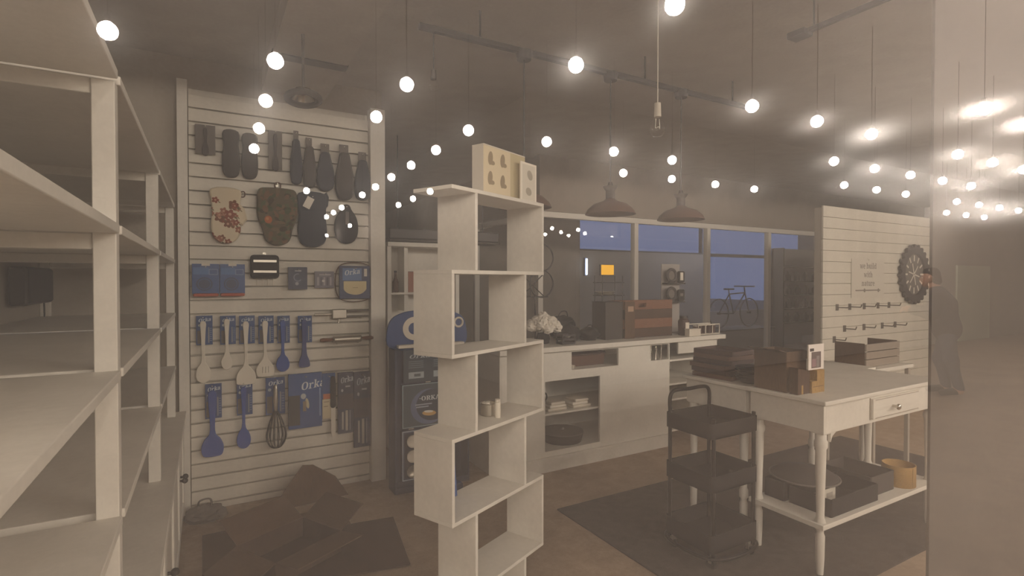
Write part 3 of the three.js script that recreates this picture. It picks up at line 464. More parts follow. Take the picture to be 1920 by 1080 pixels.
// room behind the partition: tube lamp, lit yellow sign, ceiling strip, product wall, bicycle
function rectLamp(color, power, w, h, pos, look, parent) { const l = new THREE.RectAreaLight(color, power, w, h); l.position.set(...pos); l.lookAt(...look); (parent || scene).add(l); return l; }
{
  let t = thing('tube_lamp', 'short upright white light tube behind the glass', 'lamp', [6.2, 1.7, -8.03]);
  M('lamp_tube', cyl(0.016, 0.016, 0.3, 0, 0.15, 0.03, 12), new THREE.MeshStandardMaterial({ color: 0xffffff, emissive: 0xdfeaff, emissiveIntensity: 3 }), t); M('fitting', box2(-0.025, 0.025, -0.02, 0.32, -0.05, 0.01), mat.blueGrey, t);
  rectLamp(0xdfeaff, 6, 0.06, 0.3, [6.2, 1.85, -7.92], [6.2, 1.85, -5]);
  t = thing('lit_sign', 'small glowing yellow sign in the back room', 'sign', [6.72, 1.7, -8.051]);
  M('sign_face', B(0.3, 0.19, 0.02, 0, 0.095, 0.03, 0.004), new THREE.MeshStandardMaterial({ color: 0xd8a53a, emissive: 0xd89a20, emissiveIntensity: 0.7 }), t); M('sign_case', B(0.32, 0.21, 0.05, 0, 0.095, -0.004, 0.004), mat.midGrey, t);
  t = thing('strip_light', 'ceiling strip light in the blue lit back room', 'lamp', [9.3, 3.06, -6.9]);
  M('lamp_diffuser', B(2.4, 0.03, 0.12, 0, -0.01, 0, 0.008), new THREE.MeshStandardMaterial({ color: 0xffffff, emissive: 0xcfdcff, emissiveIntensity: 2 }), t); M('lamp_housing', B(2.44, 0.05, 0.14, 0, 0.03, 0, 0.006), mat.whiteTrim, t);
  rectLamp(0xe4e8ff, 9, 2.4, 0.12, [9.3, 3.03, -6.9], [9.3, 0, -6.9]);
  const wl = thing('product_wall', 'grey shelving of dark bottles behind the rightmost pane', 'shelving', [0, 0, 0]);
  M('back', box2(9.3, 11.4, 0.5, 2.2, -6.34, -6.3, 0), mat.greyWall, wl); for (const y of [1.86, 1.58, 1.32, 1.06, 0.8]) M('shelf', box2(9.3, 11.4, y - 0.02, y, -6.3, -6.12), mat.midGrey, wl);
  for (const x of [9.32, 11.38]) M('upright', box2(x - 0.02, x + 0.02, 0, 2.2, -6.34, -6.1), mat.midGrey, wl);
  const b = thing('dark_bottle', 'dark bottle on the grey shelving behind the glass', 'bottle', [0, 0, 0], 0, 'dark bottles behind the glass');
  M('bottle_body', lathe([[0, 0], [0.05, 0], [0.05, 0.11], [0.02, 0.15], [0.02, 0.18], [0, 0.18]], 14), mat.darkGrey, b);
  let first = true;
  for (const y of [1.58, 1.32, 1.06, 0.8]) for (let k = 0; k < 6; k++) { const c = first ? b : b.clone(); if (!first) { c.name = numbered('dark_bottle'); scene.add(c); } first = false; c.userData = { label: `dark bottle, ${ORD[k]} from the left on the ${{ 1.58: 'top', 1.32: 'second', 1.06: 'third', 0.8: 'lowest' }[y]} shelf behind the glass`, category: 'bottle', group: 'dark bottles behind the glass' }; c.position.set(9.62 + k * 0.28 + (hash(k, y) - 0.5) * 0.06, y, -6.2); }
}
{
  const t = thing('bicycle', 'thin dark bicycle leaning in the room behind the glass', 'bicycle', [8.45, 0.7225, -6.5]);
  for (const x of [-0.42, 0.42]) { const wh = M('wheel', new THREE.TorusGeometry(0.26, 0.012, 8, 40).translate(x, 0.27, 0), mat.midGrey, t); M('hub', cyl(0.02, 0.02, 0.06, 0, 0, 0, 10).rotateX(Math.PI / 2).translate(x, 0.27, 0), mat.midGrey, wh); }
  const a = [-0.42, 0.27, 0], bb = [-0.02, 0.26, 0], se = [-0.14, 0.62, 0], hd = [0.3, 0.64, 0], fr = [0.42, 0.27, 0];
  M('frame', [bar(a, bb, 0.012), bar(bb, se, 0.012), bar(se, a, 0.01), bar(se, hd, 0.012), bar(hd, bb, 0.012), bar(hd, fr, 0.012), bar(se, [-0.16, 0.7, 0], 0.01)], mat.midGrey, t);
  M('saddle', B(0.2, 0.03, 0.09, -0.15, 0.71, 0, 0.012), mat.black, t); M('handlebar', [bar(hd, [0.28, 0.76, 0], 0.012), bar([0.28, 0.76, -0.22], [0.28, 0.76, 0.22], 0.012)], mat.black, t);
  const st = thing('bicycle_plinth', 'low grey plinth carrying the thin bicycle', 'plinth', [8.45, 0, -6.5]); M('plinth_body', B(1.6, 0.7, 0.5, 0, 0.35, 0, 0.01), mat.greyWall, st); M('plinth_top', B(1.64, 0.02, 0.54, 0, 0.71, 0, 0.004), mat.midGrey, st);
}

// ---------------------------------------------------------------- counter
{
  const c = thing('shop_counter', 'white wooden shop counter with open niches', 'counter', [0, 0, 0]);
  const z = -3.69;
  M('front_panel', uvm(poly(rectPath(2.02, 3.86, 0.1, 1.0), 0.02, 0, [rectPath(2.43, 3.01, 0.17, 0.755), rectPath(2.7, 3.22, 0.83, 0.985), rectPath(3.61, 3.85, 0.84, 0.985)]).translate(0, 0, z - 0.02)), mat.white, c);
  M('worktop', uvm(box2(1.98, 4.62, 1.0, 1.045, -4.35, z + 0.04, 0.006)), mat.white, c);
  M('baseboard', [uvm(box2(2.02, 3.87, 0, 0.1, z - 0.02, z + 0.012)), uvm(box2(2.02, 3.87, 0.1, 0.125, z - 0.005, z + 0.022))], mat.white, c);
  M('side_panel', uvm(box2(2.0, 2.02, 0, 1.0, -4.3, z)), mat.white, c); M('side_panel', uvm(box2(3.84, 3.86, 0, 0.83, -4.3, z - 0.021)), mat.white, c); M('side_panel', uvm(box2(4.53, 4.55, 0, 1.0, -4.3, z)), mat.white, c);
  M('back_panel', uvm(box2(2.02, 4.55, 0, 1.0, -4.32, -4.3, 0)), mat.white, c);
  M('fascia', uvm(box2(3.98, 4.55, 0.88, 1.0, z - 0.02, z)), mat.white, c);
  M('niche_shelf', box2(2.02, 4.53, 0.81, 0.828, -4.3, z - 0.021, 0), mat.white, c);
  M('lower_shelf', box2(2.02, 3.84, 0.455, 0.47, -4.3, z - 0.05, 0), mat.white, c); M('niche_floor', box2(2.02, 3.84, 0.15, 0.17, -4.3, z - 0.021, 0), mat.white, c);
  for (const y of [0.15, 0.45, 0.6]) M('open_shelf', uvm(box2(3.86, 4.53, y - 0.018, y, -4.3, z)), mat.white, c);
  // in the niches
  let t = thing('niche_basket', 'brown wicker basket in the left counter niche', 'basket', [2.96, 0.8285, -3.92]);
  M('basket_body', poly([[-0.2, 0], [0.2, 0], [0.22, 0.1], [-0.22, 0.1]], 0.18, 0.004).translate(0, 0.004, -0.09), mat.brown, t); M('rim', tube([[-0.22, 0.11, 0.09], [0.22, 0.11, 0.09], [0.22, 0.11, -0.09], [-0.22, 0.11, -0.09]], 0.008, 40, 6, true), mat.darkBrown, t);
  t = thing('small_cup', 'tiny white cup at the left end of the counter niche', 'cup', [2.76, 0.8285, -3.76]); M('cup_body', lathe([[0, 0], [0.014, 0], [0.018, 0.03], [0.016, 0.03], [0.012, 0.004], [0, 0.004]], 16), mat.cream, t); M('handle', new THREE.TorusGeometry(0.008, 0.002, 6, 14).translate(0.022, 0.016, 0), mat.cream, t);
  for (let k = 0; k < 6; k++) { const f = thing('cutlery_piece', `silver cutlery piece, ${ORD[k]} from the left in the counter niche`, 'cutlery', [3.645 + k * 0.034, 0.8285, -3.76], 0, 'cutlery in the counter niche'); const l = 0.1 + 0.02 * (k % 3); M('cutlery_stem', bar([0, 0.0, 0], [0.018 * (k % 2 ? 1 : -1), l, -0.01], 0.004, 6), mat.chrome, f); M('cutlery_head', new THREE.SphereGeometry(0.012, 10, 8).scale(1, 1.6, 0.4).translate(0.018 * (k % 2 ? 1 : -1), l, -0.01), mat.chrome, f); }
  seed = 90;
  for (const [x, lab] of [[2.63, 'folded pale towels on the left of the counter shelf'], [2.87, 'folded pale towels on the right of the counter shelf']]) {
    t = thing('towel_stack', lab, 'towel', [x, 0.4705, -3.86]); for (let k = 0; k < 3; k++) M('towel', B(0.2 - k * 0.025, 0.026, 0.16, rr(-0.015, 0.015), 0.013 + k * 0.026, 0, 0.012), k % 2 ? mat.cotton : mat.cream, t);
  }
  t = thing('black_jug', 'black jug hanging dark in the lower counter opening', 'jug', [2.445, 0.4705, -3.84]); M('jug_body', lathe([[0, 0], [0.04, 0], [0.045, 0.03], [0.06, 0.2], [0.056, 0.2], [0.04, 0.01], [0, 0.01]], 20), mat.black, t); M('handle', new THREE.TorusGeometry(0.045, 0.007, 8, 20, Math.PI).rotateZ(-Math.PI / 2).translate(0.055, 0.12, 0), mat.black, t);
  t = thing('round_tin', 'large dark round pan on the counter floor shelf', 'pan', [2.75, 0.1705, -3.9]); M('pan_body', lathe([[0, 0], [0.17, 0], [0.19, 0.08], [0.185, 0.08], [0.165, 0.01], [0, 0.01]], 30), mat.darkGrey, t); M('lid_knob', [cyl(0.19, 0.19, 0.008, 0, 0.084, 0, 30), new THREE.SphereGeometry(0.018, 12, 10).translate(0, 0.1, 0)], mat.midGrey, t);
}
// on the counter
{
  const y = 1.0455;
  let t = thing('cotton_bunch', 'bunch of white ruffled cotton flowers on the counter', 'flowers', [2.56, y, -3.92]);
  seed = 12;
  M('vase', lathe([[0, 0], [0.05, 0], [0.06, 0.04], [0.05, 0.09], [0.045, 0.09], [0.054, 0.04], [0.045, 0.006], [0, 0.006]], 20), mat.softBlack, t);
  for (let k = 0; k < 22; k++) {
    const a = k * 2.4, rad = 0.14 * Math.sqrt(k / 22), g = new THREE.IcosahedronGeometry(0.046, 3), p = g.attributes.position;
    for (let i = 0; i < p.count; i++) { const s = 1 + 0.35 * perlin.noise(p.getX(i) * 60 + k, p.getY(i) * 60, p.getZ(i) * 60); p.setXYZ(i, p.getX(i) * s, p.getY(i) * s, p.getZ(i) * s); }
    g.computeVertexNormals(); M('cotton_boll', g.translate(Math.cos(a) * rad, 0.24 - rad * 0.75 + rr(-0.02, 0.03), Math.sin(a) * rad * 0.7), mat.cotton, t);
  }
  t = thing('black_crate', 'small black slatted crate in front of the cotton', 'crate', [2.69, y, -3.76]);
  for (const dy of [0.012, 0.045, 0.08]) M('crate_band', [B(0.14, 0.018, 0.006, 0, dy, 0.045), B(0.14, 0.018, 0.006, 0, dy, -0.045), B(0.006, 0.018, 0.09, 0.067, dy, 0), B(0.006, 0.018, 0.09, -0.067, dy, 0)], mat.black, t);
  for (const sx of [-1, 1]) for (const sz of [-1, 1]) M('corner_post', B(0.012, 0.09, 0.012, sx * 0.062, 0.046, sz * 0.04), mat.black, t);
  t = thing('glass_jar', 'small clear jar inside the black crate', 'jar', [2.71, y, -3.76]); M('jar_body', lathe([[0, 0.001], [0.025, 0.001], [0.028, 0.01], [0.028, 0.05], [0.02, 0.06]], 18), mat.clear, t); M('lid', cyl(0.022, 0.022, 0.012, 0, 0.067, 0, 18), mat.steel, t);
  seed = 5;
  for (const [x, z, w, h, d, lab] of [[2.85, -3.93, 0.18, 0.17, 0.2, 'dark lumpy bag beside the cotton flowers'], [3.06, -3.92, 0.2, 0.13, 0.2, 'flat dark bag between the lumpy bag and the grey box'], [2.95, -4.18, 0.3, 0.24, 0.16, 'rear dark bag slumped against the others']]) {
    t = thing('dark_bag', lab, 'bag', [x, y, z]); const g = new THREE.SphereGeometry(0.5, 28, 18), p = g.attributes.position;
    for (let i = 0; i < p.count; i++) { const X = p.getX(i), Y = p.getY(i), Z = p.getZ(i), s = 1 + 0.22 * perlin.noise(X * 4 + x * 9, Y * 4, Z * 4); p.setXYZ(i, X * s * w, Math.max(0, (Y * s + 0.42) * h), Z * s * d); }
    g.computeVertexNormals(); M('bag_body', g, mat.softBlack, t); M('bag_strap', tube([[-w * 0.2, h * 0.8, 0], [-w * 0.1, h * 1.05, 0.02], [w * 0.1, h * 1.05, 0.02], [w * 0.2, h * 0.8, 0]], 0.005), mat.black, t);
  }
  t = thing('grey_box', 'tall dark grey box left of the wooden crate', 'box', [3.3, y, -3.94]); M('carton', B(0.21, 0.34, 0.2, 0, 0.17, 0, 0.004), mat.darkGrey, t); M('lid', B(0.214, 0.01, 0.204, 0, 0.345, 0, 0.003), mat.darkGrey, t);
  t = thing('wood_crate', 'reddish brown wooden crate with a handle hole on the counter', 'crate', [3.735, y, -3.96]);
  for (let k = 0; k < 4; k++) M('plank', uvm(k === 3 ? poly(rectPath(-0.32, 0.32, 0, 0.086), 0.014, 0.002, [rectPath(-0.13, -0.03, 0.02, 0.06)]) : poly(rectPath(-0.32, 0.32, 0, 0.086), 0.014, 0.002)).translate(0, 0.002 + k * 0.09, 0.1), k % 2 ? mat.wood : mat.cardboardDark, t);
  for (const s of [-1, 1]) M('end_panel', uvm(B(0.014, 0.35, 0.22, s * 0.312, 0.177, -0.012)), mat.wood, t);
  M('back_panel', uvm(B(0.61, 0.35, 0.012, 0, 0.177, -0.115)), mat.wood, t); M('crate_floor', uvm(B(0.61, 0.012, 0.21, 0, 0.008, -0.01)), mat.wood, t);
  t = thing('cardboard_sheet', 'paler cardboard panel at the left of the wooden crate', 'cardboard', [3.47, y, -3.82]); M('sheet', uvm(B(0.12, 0.35, 0.008, 0, 0.175, 0, 0)), mat.cardboard, t); M('label_patch', B(0.07, 0.05, 0.001, 0.01, 0.28, 0.005, 0), S(0xa98a74, 0.8), t);
  t = thing('wire_rack', 'thin black two-tier wire rack standing on the counter', 'rack', [3.5, y, -4.16]);
  for (const x of [-0.13, 0.13]) for (const z of [-0.06, 0.06]) M('rack_leg', bar([x, 0, z], [x, 0.6, z], 0.004, 6), mat.black, t);
  for (const h of [0.4, 0.53]) M('rack_tier', [...[-0.06, 0, 0.06].map(z => bar([-0.15, h, z], [0.15, h, z], 0.004, 6)), ...[-0.13, 0.13].map(x => bar([x, h, -0.06], [x, h, 0.06], 0.004, 6))], mat.black, t);
  for (const [k, h] of [[0, 0.41], [1, 0.425]]) { const p = thing('white_plate', k ? 'white plate, upper one of two on the wire rack' : 'white plate, lower one of two on the wire rack', 'plate', [3.45, y + h - 0.005 + k * 0.004, -4.16]); M('plate_body', lathe([[0, 0], [0.06, 0], [0.1, 0.012], [0.1, 0.015], [0.058, 0.004], [0, 0.004]], 26), mat.cream, p); M('foot_ring', new THREE.TorusGeometry(0.05, 0.002, 6, 24).rotateX(Math.PI / 2).translate(0, 0.001, 0), mat.cream, p); }
  // round gadgets on a stand
  t = thing('gadget_stand', 'grey stand with two tiers of black gadgets', 'stand', [4.2, y, -3.98]);
  M('stand_back', B(0.26, 0.72, 0.012, 0, 0.36, -0.03, 0.003), mat.greyWall, t); M('stand_foot', B(0.26, 0.012, 0.14, 0, 0.006, 0.03, 0.003), mat.greyWall, t);
  for (const h of [0.33, 0.52]) { M('ledge', B(0.26, 0.014, 0.08, 0, h - 0.001, 0.02, 0.004), mat.black, t); }
  for (const [h, n] of [[0.337, 'lower'], [0.527, 'upper']]) {
    const g = thing('round_timer', `black round framed timer on the ${n} ledge of the stand`, 'timer', [4.15, y + h, -3.945]);
    M('case', new THREE.TorusGeometry(0.06, 0.016, 10, 30).translate(0, 0.075, 0), mat.black, g); M('dial', cyl(0.055, 0.055, 0.012, 0, 0, 0, 28).rotateX(Math.PI / 2).translate(0, 0.075, -0.004), mat.midGrey, g); M('foot', B(0.08, 0.014, 0.03, 0, 0.007, 0, 0.004), mat.black, g);
    const q = thing('small_gadget', `small gadget right of the timer on the ${n} ledge`, 'gadget', [4.285, y + h, -3.945]); M('case', B(0.085, 0.12, 0.04, 0, 0.06, 0, 0.014), mat.softBlack, q); M('face_plate', B(0.04, n === 'upper' ? 0.08 : 0.03, 0.004, -0.01, 0.065, 0.021, 0), n === 'upper' ? mat.cream : mat.midGrey, q);
  }
  t = thing('dark_jar', 'dark jar with a pale label in front of the gadget stand', 'jar', [4.17, y, -3.80]); M('jar_body', lathe([[0, 0], [0.05, 0], [0.055, 0.02], [0.055, 0.14], [0.04, 0.17], [0, 0.17]], 20), mat.darkBrown, t); M('lid', cyl(0.042, 0.042, 0.025, 0, 0.183, 0, 20), mat.black, t); M('label', new THREE.CylinderGeometry(0.0558, 0.0558, 0.08, 14, 1, true, -0.5, 1).translate(0, 0.09, 0), mat.cream, t);
  t = thing('white_box', 'flat white box at the counter edge below the gadgets', 'box', [4.19, y, -3.70]); M('carton', B(0.16, 0.06, 0.06, 0, 0.03, 0, 0.003), mat.cream, t); M('lid', B(0.164, 0.012, 0.064, 0, 0.066, 0, 0.003), mat.cream, t);
  t = thing('tin_tray', 'low white tray holding small tins at the counter end', 'tray', [4.45, y, -3.78]); M('tray_floor', B(0.32, 0.008, 0.12, 0, 0.004, 0), mat.cream, t); M('tray_rim', [B(0.32, 0.012, 0.008, 0, 0.1, 0.058), B(0.32, 0.012, 0.008, 0, 0.1, -0.058), ...[-0.156, -0.05, 0.052, 0.156].map(x => B(0.008, 0.1, 0.008, x, 0.054, 0.058))], mat.cream, t);
  for (let k = 0; k < 5; k++) { const q = thing('small_tin', `small dark tin, ${ORD[k]} from the left in the counter tray`, 'tin', [4.32 + k * 0.064, y + 0.0085, -3.78], 0, 'small tins in the tray'); M('tin_body', cyl(0.026, 0.026, 0.075, 0, 0.0375, 0, 18), mat.darkBrown, q); M('lid', cyl(0.027, 0.027, 0.01, 0, 0.08, 0, 18), k % 2 ? mat.steel : mat.cream, q); }
  t = thing('wire_letter', 'tall black wire figure of stacked loops on the counter', 'decoration', [2.61, y, -4.13]);
  M('wire_stand', [bar([0, 0, 0], [0, 0.42, 0], 0.006), cyl(0.07, 0.07, 0.01, 0, 0.005, 0, 24), bar([-0.17, 0.4, 0], [0.14, 0.4, 0], 0.006)], mat.black, t);
  for (const h of [0.52, 0.76]) M('wire_loop', new THREE.TorusGeometry(0.125, 0.007, 8, 40).translate(0.07, h, 0), mat.black, t);
  M('wire_cross', [bar([-0.16, 0.4, 0], [0.08, 0.6, 0], 0.005), bar([0.1, 0.4, 0], [-0.14, 0.6, 0], 0.005), bar([-0.05, 0.4, 0], [-0.05, 0.88, 0], 0.006)], mat.black, t);
}

// ---------------------------------------------------------------- work tables
function turnedLeg(h) { return lathe([[0, 0], [0.016, 0], [0.018, 0.02], [0.022, 0.1], [0.024, 0.22], [0.018, 0.235], [0.018, 0.25]].concat([[0.027, 0.26], [0.027, 0.3], [0.02, 0.32], [0.022, 0.45], [0.027, h - 0.14], [0.027, h - 0.1], [0.034, h - 0.085], [0.034, h - 0.06], [0.028, h - 0.05], [0.028, h], [0, h]]), 18); }
function table(t, x0, x1, z0, z1, H, shelf) {
  M('tabletop', uvm(box2(x0 - 0.02, x1 + 0.02, H - 0.025, H, z0 + 0.02, z1 - 0.02, 0.006)), mat.white, t);
  M('apron', uvm(box2(x0, x0 + 0.02, H - 0.18, H - 0.025, z1, z0)), mat.white, t); M('apron', uvm(box2(x1 - 0.02, x1, H - 0.18, H - 0.025, z1, z0)), mat.white, t);
  M('apron', uvm(box2(x0 + 0.02, x1 - 0.02, H - 0.18, H - 0.025, z0 - 0.02, z0)), mat.white, t); M('apron', uvm(box2(x0 + 0.02, x1 - 0.02, H - 0.18, H - 0.025, z1, z1 + 0.02)), mat.white, t);
  for (const x of [x0 + 0.035, x1 - 0.035]) for (const z of [z0 - 0.035, z1 + 0.035]) { const l = M('leg', turnedLeg(H - 0.17), mat.white, t); l.position.set(x, 0, z); M('leg_block', B(0.068, 0.16, 0.068, 0, H - 0.105, 0), mat.white, l); }
  if (shelf) M('lower_shelf', uvm(box2(x0 - 0.005, x1 + 0.005, 0.268, 0.295, z0 + 0.005, z1 - 0.005)), mat.white, t);
}
{
  const t = thing('work_table', 'white wooden work table with turned legs and a drawer', 'table', [0, 0, 0]);
  table(t, 2.83, 4.12, -1.62, -2.06, 0.96, true);
  const d = M('drawer', B(0.54, 0.115, 0.02, 3.56, 0.862, -1.612, 0.004), mat.white, t);
  M('drawer_edge', [B(0.5, 0.004, 0.004, 3.56, 0.81, -1.602, 0), B(0.5, 0.004, 0.004, 3.56, 0.913, -1.602, 0), B(0.006, 0.125, 0.006, 3.285, 0.862, -1.618, 0)], mat.plaster, d);
  M('knob', [new THREE.SphereGeometry(0.018, 14, 10).scale(1, 1, 0.7).translate(3.5, 0.86, -1.57), bar([3.5, 0.86, -1.602], [3.5, 0.86, -1.575], 0.008)], mat.chrome, d);
  for (const sx of [-1, 1]) M('corner_bracket', poly([[0, 0], [0.05, 0], [0.015, -0.02], [0, -0.05]], 0.016, 0).scale(sx, 1, 1).translate(sx > 0 ? 2.9 : 4.05, 0.78, -1.638), mat.white, t);
  const b = thing('rear_table', 'second white table with turned legs behind the work table', 'table', [0, 0, 0]);
  table(b, 2.84, 4.28, -2.1, -2.56, 0.955, false);
}
// on the tables
{
  const y = 0.961, y2 = 0.956;
  seed = 41;
  const lab = ['bottom', 'second', 'third', 'fourth', 'fifth', 'top'];
  for (let k = 0; k < 6; k++) { const q = thing('brown_tray', `dark brown wooden tray, ${lab[k]} of the tall stack on the table`, 'tray', [3.0 + rr(-0.015, 0.015), y2 + k * 0.031, -2.4 + rr(-0.01, 0.01)], Math.PI / 2 + rr(-0.1, 0.1)); M('tray_floor', uvm(B(0.28, 0.01, 0.24, 0, 0.005, 0, 0.003)), mat.darkBrown, q); M('tray_rim', [B(0.29, 0.03, 0.012, 0, 0.015, 0.12), B(0.29, 0.03, 0.012, 0, 0.015, -0.12), B(0.012, 0.03, 0.24, 0.14, 0.015, 0), B(0.012, 0.03, 0.24, -0.14, 0.015, 0)], k % 2 ? mat.darkBrown : mat.brown, q); }
  for (let k = 0; k < 4; k++) { const q = thing('dark_bowl', `black dish, ${lab[k].replace('fourth', 'top')} of the short stack beside the cardboard box`, 'dish', [2.95, y + k * 0.02, -2.14], 0); M('dish_body', lathe([[0, 0], [0.06, 0], [0.1, 0.035], [0.097, 0.037], [0.058, 0.006], [0, 0.006]], 26), mat.black, q); M('dish_rim', new THREE.TorusGeometry(0.098, 0.003, 6, 30).rotateX(Math.PI / 2).translate(0, 0.036, 0), mat.softBlack, q); }
  let t = thing('black_binder', 'upright black block between the dishes and cardboard box', 'box', [3.09, y, -1.95]); M('block', B(0.05, 0.13, 0.1, 0, 0.065, 0, 0.004), mat.softBlack, t); M('spine', B(0.03, 0.08, 0.002, 0, 0.07, 0.051, 0), mat.darkGrey, t);
  t = thing('cardboard_box', 'open brown cardboard box on the work table', 'box', [2.935, y, -1.94]);
  const wl = 0.19, h = 0.23, dp = 0.2;
  for (const s of [-1, 1]) { M('box_side', uvm(B(0.005, h, dp, s * wl / 2, h / 2, 0, 0)), mat.cardboard, t); M('box_side', uvm(B(wl, h, 0.005, 0, h / 2, s * dp / 2, 0)), mat.cardboard, t); }
  M('box_floor', uvm(B(wl, 0.004, dp, 0, 0.003, 0, 0)), mat.cardboard, t);
  const fl = M('flap', uvm(B(0.09, 0.004, dp, 0.045, 0, 0, 0)), mat.cardboardDark, t); fl.position.set(wl / 2, h, 0); fl.rotation.z = -0.7; const fl2 = M('flap', uvm(B(0.07, 0.004, dp, -0.035, 0, 0, 0)), mat.cardboardDark, t); fl2.position.set(-wl / 2, h, 0); fl2.rotation.z = -0.25;
  t = thing('cardboard_tray', 'lower brown cardboard tray in front of the open box', 'box', [2.93, y, -1.795]); M('tray_front', uvm(poly([[-0.09, 0], [0.02, 0], [0.02, 0.125], [-0.03, 0.135], [-0.09, 0.15]], 0.05, 0).translate(0, 0, -0.025)), mat.cardboardDark, t); M('tray_tape', B(0.015, 0.05, 0.001, -0.05, 0.026, 0.026, 0), mat.cardboardPale, t);
  t = thing('golden_box', 'stepped golden cardboard carton at the table front', 'box', [3.015, y, -1.79]); M('carton', uvm(poly([[-0.06, 0], [0.06, 0], [0.06, 0.125], [-0.01, 0.125], [-0.01, 0.065], [-0.06, 0.065]], 0.06, 0.001).translate(0, 0, -0.03)), mat.cardboardPale, t); M('seam', B(0.1, 0.002, 0.001, 0, 0.035, 0.0315, 0), mat.cardboard, t);
  t = thing('photo_card', 'white framed photo card standing on the cardboard box', 'photo', [3.03, y + 0.1265, -1.785]); M('photo_frame', new THREE.BoxGeometry(0.15, 0.145, 0.008).translate(0, 0.0725, 0), face(pm.photo, mat.cream), t); M('easel', B(0.03, 0.09, 0.004, 0, 0.045, -0.012, 0), mat.cream, t);
  t = thing('grey_crate', 'brownish grey wooden crate on the far table', 'crate', [4.6, 0.9305, -2.3]);
  for (let k = 0; k < 3; k++) M('plank', uvm(B(0.5, 0.055, 0.014, 0, 0.03 + k * 0.06, 0.12)), mat.brownWall, t);
  for (const s of [-1, 1]) M('end_panel', uvm(B(0.014, 0.18, 0.22, s * 0.243, 0.092, 0)), mat.cardboard, t); M('crate_floor', uvm(B(0.48, 0.012, 0.22, 0, 0.008, 0)), mat.cardboard, t);
  t = thing('far_stand', 'plain pale bench under the grey crate', 'bench', [4.62, 0, -2.3]); M('bench_top', uvm(B(0.58, 0.03, 0.4, 0, 0.915, 0)), mat.white, t); for (const sx of [-1, 1]) for (const sz of [-1, 1]) M('leg', B(0.03, 0.9, 0.03, sx * 0.26, 0.45, sz * 0.17), mat.plaster, t);
}
// on the lower shelf
{
  const y = 0.2955;
  const tray = (lab, x, z, w, d, hh, m, k = 0) => { const t = thing('storage_tray', lab, 'tray', [x, y + k, z]); M('tray_floor', B(w, 0.008, d, 0, 0.004, 0), m, t); M('tray_wall', [B(w, hh, 0.008, 0, hh / 2, d / 2), B(w, hh, 0.008, 0, hh / 2, -d / 2), B(0.008, hh, d, w / 2, hh / 2, 0), B(0.008, hh, d, -w / 2, hh / 2, 0)], m, t); return t; };
  tray('front black storage tray on the lower table shelf', 3.2, -1.77, 0.48, 0.24, 0.1, mat.softBlack);
  tray('dark grey storage tray beside the round wooden box', 3.58, -1.84, 0.26, 0.3, 0.12, mat.darkGrey);
  tray('black storage tray at the back left of the lower shelf', 3.09, -1.975, 0.3, 0.12, 0.11, mat.softBlack);
  let t = thing('round_pan', 'large dark round lid lying on the black trays', 'lid', [3.15, y + 0.112, -1.92]); M('lid_body', lathe([[0, 0.06], [0.05, 0.058], [0.15, 0.035], [0.19, 0.004], [0.19, 0], [0, 0]], 34), mat.darkGrey, t); M('lid_rim', new THREE.TorusGeometry(0.19, 0.006, 8, 40).rotateX(Math.PI / 2).translate(0, 0.004, 0), mat.midGrey, t);
  t = thing('white_sheet', 'small white papers in the front black tray', 'paper', [3.08, y + 0.0085, -1.76]); M('paper', [B(0.16, 0.095, 0.003, 0, 0.05, 0.02, 0)], mat.cream, t); M('paper_label', B(0.06, 0.03, 0.001, 0.02, 0.06, 0.0225, 0), mat.plaster, t);
  t = thing('round_wood_box', 'round pale wooden box open at the top', 'box', [3.84, y, -1.72]); M('box_wall', lathe([[0, 0.004], [0.085, 0.004], [0.085, 0.13], [0.092, 0.13], [0.092, 0], [0, 0]], 34), mat.paleWood, t); M('box_seam', B(0.006, 0.12, 0.002, -0.02, 0.065, 0.0905, 0), mat.cardboardPale, t);
}
